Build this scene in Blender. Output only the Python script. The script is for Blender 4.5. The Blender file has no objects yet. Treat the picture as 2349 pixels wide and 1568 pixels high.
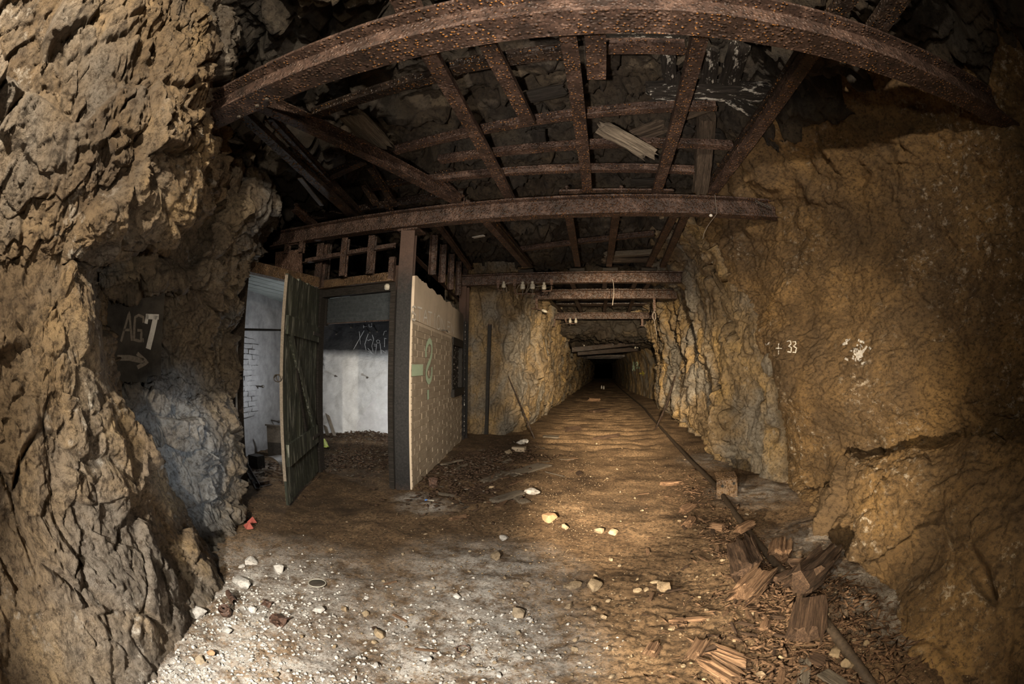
import bpy, math, random
import numpy as np
from mathutils import Vector, Matrix, Quaternion

random.seed(7)
RNG = np.random.RandomState(11)
SC = bpy.context.scene
COL = SC.collection
PI = math.pi

# ------------------------------------------------------------------ camera
# equisolid fisheye (15 mm class lens); world: X right, Y along the tunnel, Z up, metres
W_PX, H_PX, F_PX, CAM_H = 2349, 1568, 1005.0, 1.4
YAW, PITCH, ROLL = math.radians(12.0), math.radians(3.55), math.radians(-0.7)


def _rot():
    c, s = math.cos(YAW), math.sin(YAW); Z = np.array([[c, -s, 0], [s, c, 0], [0, 0, 1]])
    c, s = math.cos(PITCH), math.sin(PITCH); P = np.array([[1, 0, 0], [0, c, -s], [0, s, c]])
    c, s = math.cos(ROLL), math.sin(ROLL); Q = np.array([[c, 0, s], [0, 1, 0], [-s, 0, c]])
    return Z @ P @ Q


ROT = _rot()
EYE = np.array([0.0, 0.0, CAM_H])
cam_data = bpy.data.cameras.new('camera')
cam_data.type = 'PANO'
cam_data.panorama_type = 'FISHEYE_EQUISOLID'
cam_data.sensor_width = 36.0
cam_data.sensor_height = 24.0
cam_data.sensor_fit = 'HORIZONTAL'
cam_data.fisheye_lens = F_PX / W_PX * 36.0
cam_data.fisheye_fov = math.radians(230)
cam_data.clip_start = 0.02
cam_data.clip_end = 300
cam = bpy.data.objects.new('camera', cam_data)
COL.objects.link(cam)
_m = Matrix.Identity(4)
for i in range(3):
    _m[i][0] = ROT[i][0]; _m[i][1] = ROT[i][2]; _m[i][2] = -ROT[i][1]; _m[i][3] = EYE[i]
cam.matrix_world = _m
SC.camera = cam

# ------------------------------------------------------------------ world, lamps, exposure
world = bpy.data.worlds.new('world')
SC.world = world
world.use_nodes = True
world.node_tree.nodes['Background'].inputs[0].default_value = (0.0, 0.0, 0.0, 1)
world.node_tree.nodes['Background'].inputs[1].default_value = 0.0
SC.view_settings.view_transform = 'Standard'
SC.view_settings.look = 'None'
SC.view_settings.gamma = 1.0
SC.view_settings.use_curve_mapping = False
SC.view_settings.exposure = 0.0


def torch(name, loc, aim, watts, color, cone=150, blend=0.6, radius=0.04):
    l = bpy.data.lights.new(name, 'SPOT')
    l.energy = watts; l.color = color; l.spot_size = math.radians(cone); l.spot_blend = blend
    l.shadow_soft_size = radius
    o = bpy.data.objects.new(name, l); COL.objects.link(o)
    o.location = loc
    o.rotation_euler = (Vector(aim) - Vector(loc)).to_track_quat('-Z', 'Y').to_euler()
    return o


def lantern(name, loc, watts, color, radius=0.05):
    l = bpy.data.lights.new(name, 'POINT'); l.energy = watts; l.color = color; l.shadow_soft_size = radius
    o = bpy.data.objects.new(name, l); COL.objects.link(o); o.location = loc
    return o


SC.cycles.max_bounces = 3
SC.cycles.use_adaptive_sampling = True
SC.cycles.adaptive_threshold = 0.05
SC.cycles.diffuse_bounces = 1
SC.cycles.glossy_bounces = 2
SC.cycles.transmission_bounces = 0
SC.cycles.caustics_reflective = False
SC.cycles.caustics_refractive = False
# hand torches of the light painting, all behind or beside the tripod, two lanterns set down in the rooms, plus two added fill lamps
WARM = (1.0, 0.80, 0.55); PALE = (1.0, 0.92, 0.80); COOL = (0.80, 0.92, 1.0)
torch('torch_left_rock', (-0.45, -0.85, 2.75), (-1.9, 0.9, 2.3), 470, (1.0, 0.86, 0.66), 92, 0.9, 0.03)
torch('torch_left_low', (1.1, 0.35, 1.5), (-2.9, 1.7, 1.4), 110, (1.0, 0.90, 0.76), 44, 1.0, 0.03)
torch('torch_spur', (0.9, 0.1, 1.3), (-2.75, 1.95, 0.75), 420, (0.74, 0.86, 1.0), 19, 1.0, 0.03)
torch('torch_steel', (-0.2, -0.3, 1.2), (0.0, 4.2, 3.2), 620, (1.0, 0.86, 0.72), 62, 1.0, 0.03)
torch('torch_roof', (0.3, -0.5, 2.55), (0.2, 2.6, 3.1), 430, (1.0, 0.84, 0.66), 120, 0.9, 0.03)
torch('torch_drift', (0.3, -0.2, 1.75), (0.05, 14.0, 1.1), 15000, (1.0, 0.79, 0.52), 30, 1.0, 0.04)
torch('torch_track', (-0.45, -0.3, 1.3), (0.3, 6.2, 0.1), 5800, (1.0, 0.80, 0.56), 28, 1.0, 0.03)
torch('torch_brick', (1.1, -0.1, 2.0), (-2.3, 6.0, 1.2), 900, (1.0, 0.86, 0.68), 34, 0.9, 0.04)
torch('torch_right_wall', (-0.8, -0.1, 0.75), (2.3, 4.5, 0.65), 1450, (1.0, 0.82, 0.58), 50, 1.0, 0.03)
torch('torch_ground', (-0.5, -0.75, 1.5), (-0.8, 1.5, 0.0), 830, PALE, 92, 1.0, 0.03)
torch('torch_timber', (-0.4, -0.2, 1.9), (1.5, 1.9, 0.0), 300, (1.0, 0.82, 0.58), 55, 1.0, 0.03)
torch('fill_light', (0.0, -0.9, 1.7), (0.0, 3.0, 1.5), 60, (1.0, 0.85, 0.65), 170, 0.8, 0.1)  # added wide fill that lifts the dark rock, not one of the torches
torch('lantern_store_room', (-2.72, 6.45, 0.6), (-4.0, 7.35, 0.75), 80, (0.96, 0.98, 1.0), 100, 0.5, 0.04)
lantern('lantern_side_room', (-4.02, 4.82, 1.15), 22, (0.95, 0.98, 1.0), 0.04)
lantern('gallery_fill', (3.0, 17.4, 1.6), 14, (1.0, 0.85, 0.6), 0.05)  # added lamp, hidden in the side gallery to brighten the lettered wall


# ------------------------------------------------------------------ pixel -> place helpers
def ray(px, py):
    x = px - W_PX / 2; y = H_PX / 2 - py; r = math.hypot(x, y)
    th = 2 * math.asin(min(r / (2 * F_PX), 1.0)); s = math.sin(th) / max(r, 1e-9)
    return ROT @ np.array([x * s, math.cos(th), y * s])


def onZ(px, py, z=0.0):
    v = ray(px, py); return EYE + v * (z - CAM_H) / v[2]


def onY(px, py, Y):
    v = ray(px, py); return EYE + v * Y / v[1]


def onV(px, py, A, B, off=0.0):
    """meets the vertical plane through plan points A, B (moved by off towards the eye)"""
    v = ray(px, py); A = np.array(A[:2], float); B = np.array(B[:2], float)
    n = np.array([-(B - A)[1], (B - A)[0]]); n /= np.linalg.norm(n)
    k = A @ n
    k = k - off if k > 0 else k + off
    return EYE + v * k / (v[:2] @ n)


def rho(px, py, r):
    v = ray(px, py); return EYE + v * r / math.hypot(v[0], v[1])


# ------------------------------------------------------------------ noise (numpy)
_PERM = RNG.permutation(4096)
_GRAD = RNG.normal(size=(4096, 3)); _GRAD /= np.linalg.norm(_GRAD, axis=1)[:, None]
_RND = RNG.rand(4096, 4)


def _hash(i, j, k):
    return _PERM[(_PERM[(_PERM[i & 4095] + j) & 4095] + k) & 4095]


def perlin(p):
    f = np.floor(p); i = f.astype(np.int64); u = p - f; w = u * u * u * (u * (u * 6 - 15) + 10)
    out = np.zeros(len(p))
    for dx in (0, 1):
        wx = w[:, 0] if dx else 1 - w[:, 0]
        for dy in (0, 1):
            wy = w[:, 1] if dy else 1 - w[:, 1]
            for dz in (0, 1):
                wz = w[:, 2] if dz else 1 - w[:, 2]
                g = _GRAD[_hash(i[:, 0] + dx, i[:, 1] + dy, i[:, 2] + dz)]
                out += wx * wy * wz * ((u[:, 0] - dx) * g[:, 0] + (u[:, 1] - dy) * g[:, 1] + (u[:, 2] - dz) * g[:, 2])
    return out * 1.5


def fbm(p, octaves=4, gain=0.5, lac=2.03, ridged=False):
    s = np.zeros(len(p)); a = 1.0; q = p.copy()
    for o in range(octaves):
        n = perlin(q + 17.3 * o)
        s += a * ((1 - 2 * np.abs(n)) if ridged else n); a *= gain; q = q * lac
    return s


def worley(p, full=False):
    """F1, F2 and a random value of the nearest cell"""
    f = np.floor(p).astype(np.int64); N = len(p)
    d1 = np.full(N, 9.0); d2 = np.full(N, 9.0); rid = np.zeros(N); hid = np.zeros(N, np.int64); rel = np.zeros((N, 3))
    for dx in (-1, 0, 1):
        for dy in (-1, 0, 1):
            for dz in (-1, 0, 1):
                h = _hash(f[:, 0] + dx, f[:, 1] + dy, f[:, 2] + dz); r = _RND[h]
                c = np.stack([f[:, 0] + dx + r[:, 0], f[:, 1] + dy + r[:, 1], f[:, 2] + dz + r[:, 2]], 1)
                q = p - c
                d = (q ** 2).sum(1)
                m = d < d1
                if full: hid = np.where(m, h, hid); rel = np.where(m[:, None], q, rel)
                d2 = np.where(m, d1, np.minimum(d2, d)); rid = np.where(m, r[:, 3], rid); d1 = np.where(m, d, d1)
    if full: return np.sqrt(d1), np.sqrt(d2), rid, rel, _GRAD[hid]
    return np.sqrt(d1), np.sqrt(d2), rid


# ------------------------------------------------------------------ material helpers
class NT:
    def __init__(s, name):
        s.m = bpy.data.materials.new(name); s.m.use_nodes = True
        s.t = s.m.node_tree; s.bsdf = s.t.nodes['Principled BSDF']
        s.geo = s.t.nodes.new('ShaderNodeNewGeometry')
        s.tc = s.t.nodes.new('ShaderNodeTexCoord')

    def n(s, typ, **kw):
        nd = s.t.nodes.new(typ)
        for k, v in kw.items():
            if k in nd.inputs: s.set(nd.inputs[k], v)
            else: setattr(nd, k, v)
        return nd

    def set(s, sock, v):
        if hasattr(v, 'is_linked') or isinstance(v, bpy.types.NodeSocket): s.t.links.new(v, sock)
        else: sock.default_value = v

    def pos(s, scale=(1, 1, 1), obj=False):
        mp = s.n('ShaderNodeMapping'); mp.inputs['Scale'].default_value = scale
        s.t.links.new(s.tc.outputs['Object'] if obj else s.geo.outputs['Position'], mp.inputs['Vector'])
        return mp.outputs[0]

    def noise(s, scale, detail=6, rough=0.6, vec=None, dist=0.0):
        nd = s.n('ShaderNodeTexNoise', Scale=scale, Detail=detail, Roughness=rough, Distortion=dist)
        s.t.links.new(vec if vec is not None else s.geo.outputs['Position'], nd.inputs['Vector'])
        return nd.outputs['Fac']

    def voro(s, scale, feature='F1', out='Distance', vec=None, rand=1.0):
        nd = s.n('ShaderNodeTexVoronoi', feature=feature, Scale=scale, Randomness=rand)
        s.t.links.new(vec if vec is not None else s.geo.outputs['Position'], nd.inputs['Vector'])
        return nd.outputs[out]

    def ramp(s, fac, stops):
        nd = s.n('ShaderNodeValToRGB'); r = nd.color_ramp
        while len(r.elements) < len(stops): r.elements.new(0.5)
        for e, (p, c) in zip(r.elements, stops):
            e.position = p; e.color = (c, c, c, 1) if isinstance(c, (int, float)) else (*c, 1)
        s.t.links.new(fac, nd.inputs['Fac'])
        return nd.outputs['Color']

    def mix(s, fac, a, b, mode='MIX'):
        nd = s.n('ShaderNodeMix', data_type='RGBA', blend_type=mode)
        s.set(nd.inputs[0], fac)
        for i, v in ((6, a), (7, b)):
            s.set(nd.inputs[i], v if not isinstance(v, tuple) else (*v[:3], 1))
        return nd.outputs[2]

    def math(s, op, a, b=0.0, clamp=False):
        nd = s.n('ShaderNodeMath', operation=op, use_clamp=clamp)
        s.set(nd.inputs[0], a); s.set(nd.inputs[1], b)
        return nd.outputs[0]

    def bump(s, h, strength=0.5, dist=0.02, prev=None):
        nd = s.n('ShaderNodeBump', Strength=strength, Distance=dist, Height=h)
        if prev is not None: s.t.links.new(prev, nd.inputs['Normal'])
        return nd.outputs['Normal']

    def near(s, c, r, soft=0.5):
        """1 inside a blot round the place c of radius r, fading out with a soft noisy rim"""
        nd = s.n('ShaderNodeVectorMath', operation='DISTANCE'); s.t.links.new(s.geo.outputs['Position'], nd.inputs[0])
        nd.inputs[1].default_value = c
        mr = s.n('ShaderNodeMapRange'); s.t.links.new(nd.outputs['Value'], mr.inputs[0])
        mr.inputs[1].default_value = r * (1 - soft); mr.inputs[2].default_value = r * (1 + soft)
        mr.inputs[3].default_value = 1; mr.inputs[4].default_value = 0
        return mr.outputs[0]

    def end(s, color, rough=0.85, normal=None, spec=0.3, metal=0.0):
        s.set(s.bsdf.inputs['Base Color'], color if not isinstance(color, tuple) else (*color[:3], 1))
        s.set(s.bsdf.inputs['Roughness'], rough)
        s.bsdf.inputs['Specular IOR Level'].default_value = spec
        s.bsdf.inputs['Metallic'].default_value = metal
        if normal is not None: s.t.links.new(normal, s.bsdf.inputs['Normal'])
        return s.m


def rock_mat(name, dark, mid, light, grey, greyness=0.5, pale=0.5, palecol=(0.62, 0.57, 0.5), bump=0.6, fine=55, stretch=(1, 1, 1), spec=0.35):
    t = NT(name)
    p = t.pos(stretch)
    n1 = t.noise(1.3, 6, 0.68, p, 0.0)
    base = t.ramp(n1, [(0.30, dark), (0.5, mid), (0.68, light)])
    n2 = t.noise(0.9, 5, 0.62, t.pos((1.0, 1.0, 0.8)), 0.6)
    base = t.mix(t.math('MULTIPLY', t.ramp(n2, [(0.46, 0.0), (0.6, 1.0)]), greyness), base, t.mix(t.noise(9, 5, 0.7, p), tuple(c * 0.55 for c in grey), grey))
    n3 = t.noise(26, 4, 0.8, p)
    base = t.mix(t.ramp(n3, [(0.36, 0.85), (0.54, 0.0)]), base, tuple(c * 0.55 for c in dark), 'MIX')
    n4 = t.noise(11, 5, 0.76, p, 0.0)
    msk = t.math('MULTIPLY', t.ramp(n4, [(0.56, 0.0), (0.66, 1.0)]), t.ramp(t.noise(1.1, 3, 0.5), [(0.48, 0.0), (0.62, 1.0)]))
    base = t.mix(t.math('MULTIPLY', msk, pale), base, palecol)
    b = t.bump(t.noise(fine, 5, 0.8, p), bump, 0.035)
    return t.end(base, t.ramp(n3, [(0.3, 0.45), (0.7, 0.9)]), b, spec)


M = {}
M['rock_left'] = rock_mat('ochre rough rock', (0.09, 0.06, 0.037), (0.265, 0.19, 0.115), (0.46, 0.32, 0.165), (0.29, 0.265, 0.235), 0.7, 0.8, (0.62, 0.57, 0.50), 0.9)
M['rock_rear'] = rock_mat('grey brown rock', (0.10, 0.075, 0.055), (0.23, 0.18, 0.125), (0.36, 0.28, 0.18), (0.30, 0.30, 0.29), 0.85, 0.4, (0.55, 0.55, 0.55), 0.8)
M['rock_right'] = rock_mat('smooth ochre rock', (0.075, 0.047, 0.023), (0.215, 0.135, 0.060), (0.36, 0.22, 0.085), (0.16, 0.11, 0.065), 0.6, 0.9, (0.58, 0.51, 0.41), 0.7, 34, (1, 1, 1.5))
M['rock_tunnel'] = rock_mat('banded tunnel rock', (0.11, 0.075, 0.04), (0.28, 0.20, 0.11), (0.45, 0.30, 0.12), (0.26, 0.245, 0.215), 0.85, 0.4, (0.55, 0.5, 0.43), 0.7, 45)
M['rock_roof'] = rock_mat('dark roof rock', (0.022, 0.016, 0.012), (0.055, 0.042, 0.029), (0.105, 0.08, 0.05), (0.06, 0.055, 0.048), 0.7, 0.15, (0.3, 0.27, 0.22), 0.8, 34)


# ------------------------------------------------------------------ object helpers
def tag(o, label=None, cat=None, group=None, kind=None):
    if label: o['label'] = label
    if cat: o['category'] = cat
    if group: o['group'] = group
    if kind: o['kind'] = kind
    return o


def mesh_obj(name, V, Fc, mat, parent=None, loc=None, smooth=False, recenter=True):
    """one mesh object; V are world (or parent-local) points; origin at the base centre"""
    V = np.asarray(V, float).reshape(-1, 3)
    if loc is None:
        loc = np.zeros(3)
        if recenter and parent is None:
            lo, hi = V.min(0), V.max(0); loc = np.array([(lo[0] + hi[0]) / 2, (lo[1] + hi[1]) / 2, lo[2]])
        V = V - loc
    me = bpy.data.meshes.new(name)
    if isinstance(Fc, np.ndarray):
        nf, k = Fc.shape
        me.vertices.add(len(V)); me.vertices.foreach_set('co', V.ravel())
        me.loops.add(nf * k); me.loops.foreach_set('vertex_index', Fc.ravel().astype(np.int32))
        me.polygons.add(nf); me.polygons.foreach_set('loop_start', np.arange(0, nf * k, k, dtype=np.int32))
        me.update(calc_edges=True)
    else:
        me.from_pydata([tuple(v) for v in V], [], Fc); me.update()
    if smooth: me.polygons.foreach_set('use_smooth', [True] * len(me.polygons))
    me.materials.append(mat)
    o = bpy.data.objects.new(name, me); COL.objects.link(o)
    o.location = loc
    if parent is not None: o.parent = parent
    return o


def empty(name, loc, rz=0.0):
    o = bpy.data.objects.new(name, None); COL.objects.link(o); o.location = loc; o.rotation_euler = (0, 0, rz)
    o.empty_display_size = 0.05
    return o


def part(name, V, Fc, mat, root, smooth=False):
    """a child mesh given in world points"""
    V = np.asarray(V, float).reshape(-1, 3) - np.array(root.matrix_basis.translation)
    if root.parent is not None: V = V - np.array(root.parent.matrix_basis.translation)
    lo, hi = V.min(0), V.max(0); c = (lo + hi) / 2
    o = mesh_obj(name, V - c, Fc, mat, root, loc=np.zeros(3), smooth=smooth)
    o.location = c
    return o


def grid_faces(nu, nv):
    i = np.arange(nu - 1)[:, None] * nv + np.arange(nv - 1)[None, :]
    return np.stack([i, i + 1, i + nv + 1, i + nv], -1).reshape(-1, 4)


def _upsample(ctrl, n, axis):
    """Catmull-Rom through the control rows"""
    C = np.moveaxis(ctrl, axis, 0); K = len(C)
    Cx = np.concatenate([[2 * C[0] - C[1]], C, [2 * C[-1] - C[-2]]])
    t = np.linspace(0, K - 1, n); i = np.minimum(t.astype(int), K - 2); u = (t - i).reshape(-1, *([1] * (C.ndim - 1)))
    p0, p1, p2, p3 = Cx[i], Cx[i + 1], Cx[i + 2], Cx[i + 3]
    k = 0.42
    m1 = (p2 - p0) * k; m2 = (p3 - p1) * k
    u2 = u * u; u3 = u2 * u
    R = (2 * u3 - 3 * u2 + 1) * p1 + (u3 - 2 * u2 + u) * m1 + (-2 * u3 + 3 * u2) * p2 + (u3 - u2) * m2
    return np.moveaxis(R, 0, axis)


def loft(name, ctrl, nu, nv, disp, mat, toward=(0, 4, 1.4), kind='structure'):
    C = np.array(ctrl, float)
    S = _upsample(_upsample(C, nu, 0), nv, 1)
    du = np.gradient(S, axis=0); dv = np.gradient(S, axis=1)
    N = np.cross(du, dv); L = np.linalg.norm(N, axis=2, keepdims=True); N = N / np.maximum(L, 1e-9)
    flip = np.median((N * (np.array(toward) - S)).sum(2)) < 0
    if flip: N = -N
    P = S.reshape(-1, 3); N = N.reshape(-1, 3)
    d = disp(P)
    if isinstance(d, tuple): P = P + N * d[0][:, None] + d[1]
    else: P = P + N * d[:, None]
    Fc = grid_faces(nu, nv)
    if flip: Fc = Fc[:, ::-1]
    o = mesh_obj(name, P, Fc.copy(), mat, smooth=True)
    o['kind'] = kind
    return o


def facets(P, size, off, tilt, crack, seed=0.0, warp=0.35, st=(1, 1, 1)):
    """broken rock: every cell is a tilted flat face of its own, with a crack between"""
    Q = P * np.array(st, float) / size + seed
    Q = Q + warp * np.stack([perlin(Q * 0.7 + 5), perlin(Q * 0.7 + 9), perlin(Q * 0.7 + 13)], 1)
    f1, f2, r, rel, g = worley(Q, True)
    e = np.clip((f2 - f1) / 0.10, 0, 1)
    return ((r - 0.5) * 2 * off + np.clip((rel * g).sum(1), -1, 1) * tilt * size) * (0.25 + 0.75 * e) - crack * np.exp(-((f2 - f1) / 0.05) ** 2)


def rough(P, big=(0.6, 0.09), f1=(0.38, 0.06, 0.45, 0.04), f2=(0.15, 0.018, 0.4, 0.014), f3=(0.06, 0.006, 0.35, 0.004), fine=(0.03, 0.007), st=(1, 1, 1), seed=0.0):
    d = fbm(P / big[0] + seed, 3) * big[1]
    for k_, f in enumerate((f1, f2, f3)):
        if f: d += facets(P, f[0], f[1], f[2], f[3], seed + 3 * k_, 0.45, st)
    return d + fbm(P / fine[0] + seed, 3) * fine[1]

# ------------------------------------------------------------------ rock walls
def PX(rows):
    return [[rho(*c) for c in r] for r in rows]


def zcols(cols):
    """control grid from columns of points"""
    return [[np.array(p, float) for p in c] for c in cols]


# near left: overhanging mass above, spur below; rows top to foot, columns left to edge and round the back
LA = PX([
    [(-300, -200, 1.55), (0, -260, 1.6), (230, -280, 1.7), (400, -290, 1.9), (545, -280, 2.2), (720, -240, 3.2)],
    [(-300, 0, 1.75), (0, 0, 1.75), (230, 0, 1.75), (400, 0, 1.9), (508, 0, 2.2), (570, 30, 3.3)],
    [(-300, 200, 1.85), (0, 200, 1.85), (200, 200, 1.75), (355, 200, 1.85), (466, 200, 2.2), (520, 220, 3.4)],
    [(-300, 390, 1.9), (0, 390, 1.9), (180, 390, 1.8), (330, 390, 1.9), (448, 390, 2.25), (500, 400, 3.5)],
    [(-300, 520, 1.95), (0, 520, 1.95), (170, 520, 1.9), (300, 520, 2.05), (405, 520, 2.45), (470, 500, 3.5)],
    [(-300, 610, 2.0), (0, 610, 2.0), (110, 610, 1.97), (185, 605, 2.1), (232, 615, 2.5), (236, 612, 3.9)],
    [(-300, 700, 1.92), (0, 700, 1.92), (100, 700, 1.86), (165, 700, 1.95), (222, 700, 2.3), (226, 700, 3.9)],
    [(-300, 870, 1.82), (0, 870, 1.82), (110, 870, 1.78), (185, 870, 1.9), (240, 870, 2.3), (244, 870, 3.9)],
    [(-300, 1020, 1.75), (0, 1020, 1.75), (120, 1020, 1.75), (235, 1020, 1.95), (335, 1020, 2.4), (340, 1018, 3.7)],
    [(-300, 1180, 1.68), (0, 1180, 1.7), (140, 1180, 1.75), (280, 1190, 2.05), (402, 1180, 2.6), (412, 1172, 3.6)],
    [(-300, 1370, 1.55), (0, 1370, 1.58), (170, 1380, 1.62), (365, 1370, 1.95), (485, 1285, 2.72), (490, 1278, 3.6)],
]) + [[np.array(p) for p in ((-1.55, -1.2, -.2), (-1.5, -.35, -.2), (-1.46, .25, -.2), (-1.76, .98, -.2), (-2.22, 1.68, -.2), (-2.95, 2.1, -.2))]]
_ne = rho(262, 740, 2.3)


def niche_edge(P):
    """calmer rock along the edge in front of the niche"""
    return np.exp(-(np.hypot(P[:, 0] - _ne[0], P[:, 1] - _ne[1]) / 0.42) ** 2 - ((P[:, 2] - _ne[2]) / 0.42) ** 2)


loft('wall_left', LA, 760, 380, lambda P: rough(P, f1=(0.36, 0.05, 0.34, 0.035), f2=(0.13, 0.018, 0.36, 0.012), f3=(0.05, 0.006, 0.36, 0.003), fine=(0.03, 0.009), st=(1, 1, 0.8), seed=3.1) * (0.42 + 0.58 * np.clip((P[:, 2] - 0.5) / 0.7, 0, 1)) * (1 - 0.85 * niche_edge(P)), M['rock_left'])

# rear left: niche, second spur and the overhang beside the steelwork
k = 1.28
LB = [[rho(a, b, r * k) for (a, b, r) in row] for row in [
    [(330, -150, 2.7), (430, -150, 2.8), (520, -150, 3.0), (600, -120, 3.3), (680, -80, 4.4)],
    [(340, 150, 2.8), (430, 150, 2.9), (480, 150, 3.05), (520, 160, 3.35), (560, 170, 4.4)],
    [(340, 300, 2.75), (430, 300, 2.85), (490, 300, 3.0), (530, 300, 3.35), (580, 300, 4.4)],
    [(270, 455, 2.55), (400, 460, 2.6), (510, 460, 2.85), (598, 462, 3.25), (640, 450, 4.4)],
    [(230, 555, 2.35), (350, 560, 2.45), (460, 560, 2.75), (552, 550, 3.15), (610, 540, 4.3)],
    [(225, 640, 2.30), (335, 645, 2.45), (445, 655, 2.7), (530, 625, 3.1), (570, 615, 3.9)],
    [(235, 675, 2.95), (330, 680, 2.95), (440, 700, 2.9), (530, 690, 3.3), (552, 690, 3.62)],
    [(235, 760, 2.98), (330, 760, 2.98), (420, 770, 2.95), (505, 760, 3.4), (546, 760, 3.62)],
    [(235, 845, 2.95), (330, 850, 2.95), (420, 860, 2.95), (500, 850, 3.4), (540, 850, 3.62)],
    [(250, 885, 2.52), (345, 882, 2.55), (425, 895, 2.72), (500, 910, 3.05), (545, 925, 3.5)],
    [(275, 1000, 2.48), (365, 1000, 2.52), (445, 1000, 2.62), (525, 1000, 2.95), (552, 985, 3.4)],
    [(310, 1110, 2.55), (400, 1115, 2.6), (470, 1120, 2.7), (540, 1120, 3.0), (558, 1110, 3.4)],
]] + [[np.array(p) for p in ((-2.45, 1.75, -.2), (-2.6, 2.0, -.2), (-2.72, 2.25, -.2), (-2.95, 2.68, -.2), (-3.5, 3.0, -.2))]]
loft('wall_left_niche', LB, 420, 260, lambda P: rough(P, (0.6, 0.06), (0.34, 0.05, 0.4, 0.04), (0.15, 0.015, 0.35, 0.012), seed=8.7), M['rock_rear'])

# near right: smooth wall over a boulder-like toe; rows foot to roof, columns from the tunnel corner to behind the eye
def RW(px, py, Y):
    return onY(px, py, Y)


corner = [onZ(1800, 1150, -.15), onY(1806, 1095, 5.0), onY(1808, 1040, 5.0), onY(1800, 1000, 5.0), onY(1782, 910, 5.0), onY(1752, 790, 5.1), onY(1725, 705, 5.3), onY(1668, 630, 5.7), onY(1600, 556, 6.3), np.array([1.3, 6.6, 3.75])]
plan = [(2.05, 4.45), (2.45, 3.45), (2.85, 2.45), (3.28, 1.45), (3.65, 0.3), (3.8, -1.3)]
feet = [onZ(1830, 1190, -.15), onZ(1930, 1300, -.15), onZ(1985, 1420, -.15), np.array([1.62, 1.25, -.15]), np.array([1.75, 0.2, -.15]), np.array([1.9, -1.3, -.15])]
mids = [rho(1838, 1160, 4.6), rho(1935, 1210, 3.45), rho(2040, 1260, 2.85), rho(2180, 1290, 2.5), rho(2420, 1330, 2.2), np.array([2.5, -1.0, 0.45])]
crest = [rho(1850, 1137, 4.75), rho(1935, 1088, 4.05), rho(2060, 1047, 3.45), rho(2220, 1026, 3.1), rho(2440, 1022, 2.95), np.array([3.2, -1.3, 0.9])]
crev = [rho(1856, 1131, 5.0), rho(1938, 1090, 4.6), rho(2064, 1054, 4.2), rho(2224, 1034, 3.85), rho(2444, 1030, 3.7), np.array([3.6, -1.3, 0.85])]
RC = [[corner[i] for i in range(10)]]
for j, (x, y) in enumerate(plan):
    base = crev[j]
    col = [feet[j], mids[j], crest[j], crev[j]]
    for z, inset in ((1.12, 0.10), (1.65, 0.02), (2.2, 0.0), (2.75, 0.05), (3.15, 0.22), (3.75, 0.8)):
        nx, ny = -0.88, -0.42 if j < 4 else -0.1
        col.append(np.array([x + nx * inset, y + ny * inset, z]))
    RC.append(col)


def right_disp(P):
    d = fbm(P / 0.9 + 4, 3) * 0.09
    Q = np.stack([(P[:, 0] + P[:, 1]) * 0.5 / 0.30, (P[:, 2] + 0.45 * P[:, 1]) / 0.09, (P[:, 0] - P[:, 1]) / 0.5], 1)
    d += fbm(Q, 3, ridged=True) * 0.010
    f1, f2, r = worley(P / np.array([0.5, 0.5, 0.34]) + 0.5 * np.stack([fbm(P / 0.4 + 3, 2), fbm(P / 0.4 + 7, 2), fbm(P / 0.4 + 1, 2)], 1))
    d += (r - 0.5) * 0.05 * np.clip((f2 - f1) / 0.3, 0, 1) - 0.012 * np.exp(-((f2 - f1) / 0.035) ** 2)
    hi = np.clip((P[:, 2] - 2.5) / 0.5, 0, 1)
    d += hi * (fbm(P / 0.35 + 2, 3) * 0.10)
    d += facets(P, 0.28, 0.012, 0.16, 0.010, 2.0, 0.6, (1, 1, 1.5)) + facets(P, 0.09, 0.004, 0.16, 0.003, 5.0, 0.6, (1, 1, 1.6)) + fbm(P / 0.03, 3) * 0.004
    toe = np.clip((0.85 - P[:, 2]) / 0.4, 0, 1) * np.clip((4.4 - P[:, 1]) / 0.5, 0, 1)
    d += toe * (facets(P, 0.55, 0.04, 0.22, 0.015, 7.0, 0.9) + fbm(P / 0.5 + 2, 2) * 0.05)
    return d


loft('wall_right', RC, 420, 560, right_disp, M['rock_right'])


# tunnel walls beyond: fluted, cracked ribs
def ribs(P, amt=1.0, seed=0.0):
    Q = P / np.array([0.42, 0.42, 1.15]) + seed
    Q = Q + 0.35 * np.stack([fbm(P / 0.6 + 2 + seed, 2), fbm(P / 0.6 + 5, 2), fbm(P / 0.6 + 8, 2)], 1)
    f1, f2, r = worley(Q)
    d = (r - 0.45) * 0.30 * np.clip((f2 - f1) / 0.25, 0, 1) ** 0.6 - 0.09 * np.exp(-((f2 - f1) / 0.06) ** 2)
    d += facets(P, 0.20, 0.035, 0.45, 0.02, seed, 0.3, (1, 1, 0.6))
    d += fbm(P / 1.2 + seed, 2) * 0.14 + fbm(P / 0.08, 3) * 0.02
    return d * amt


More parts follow.
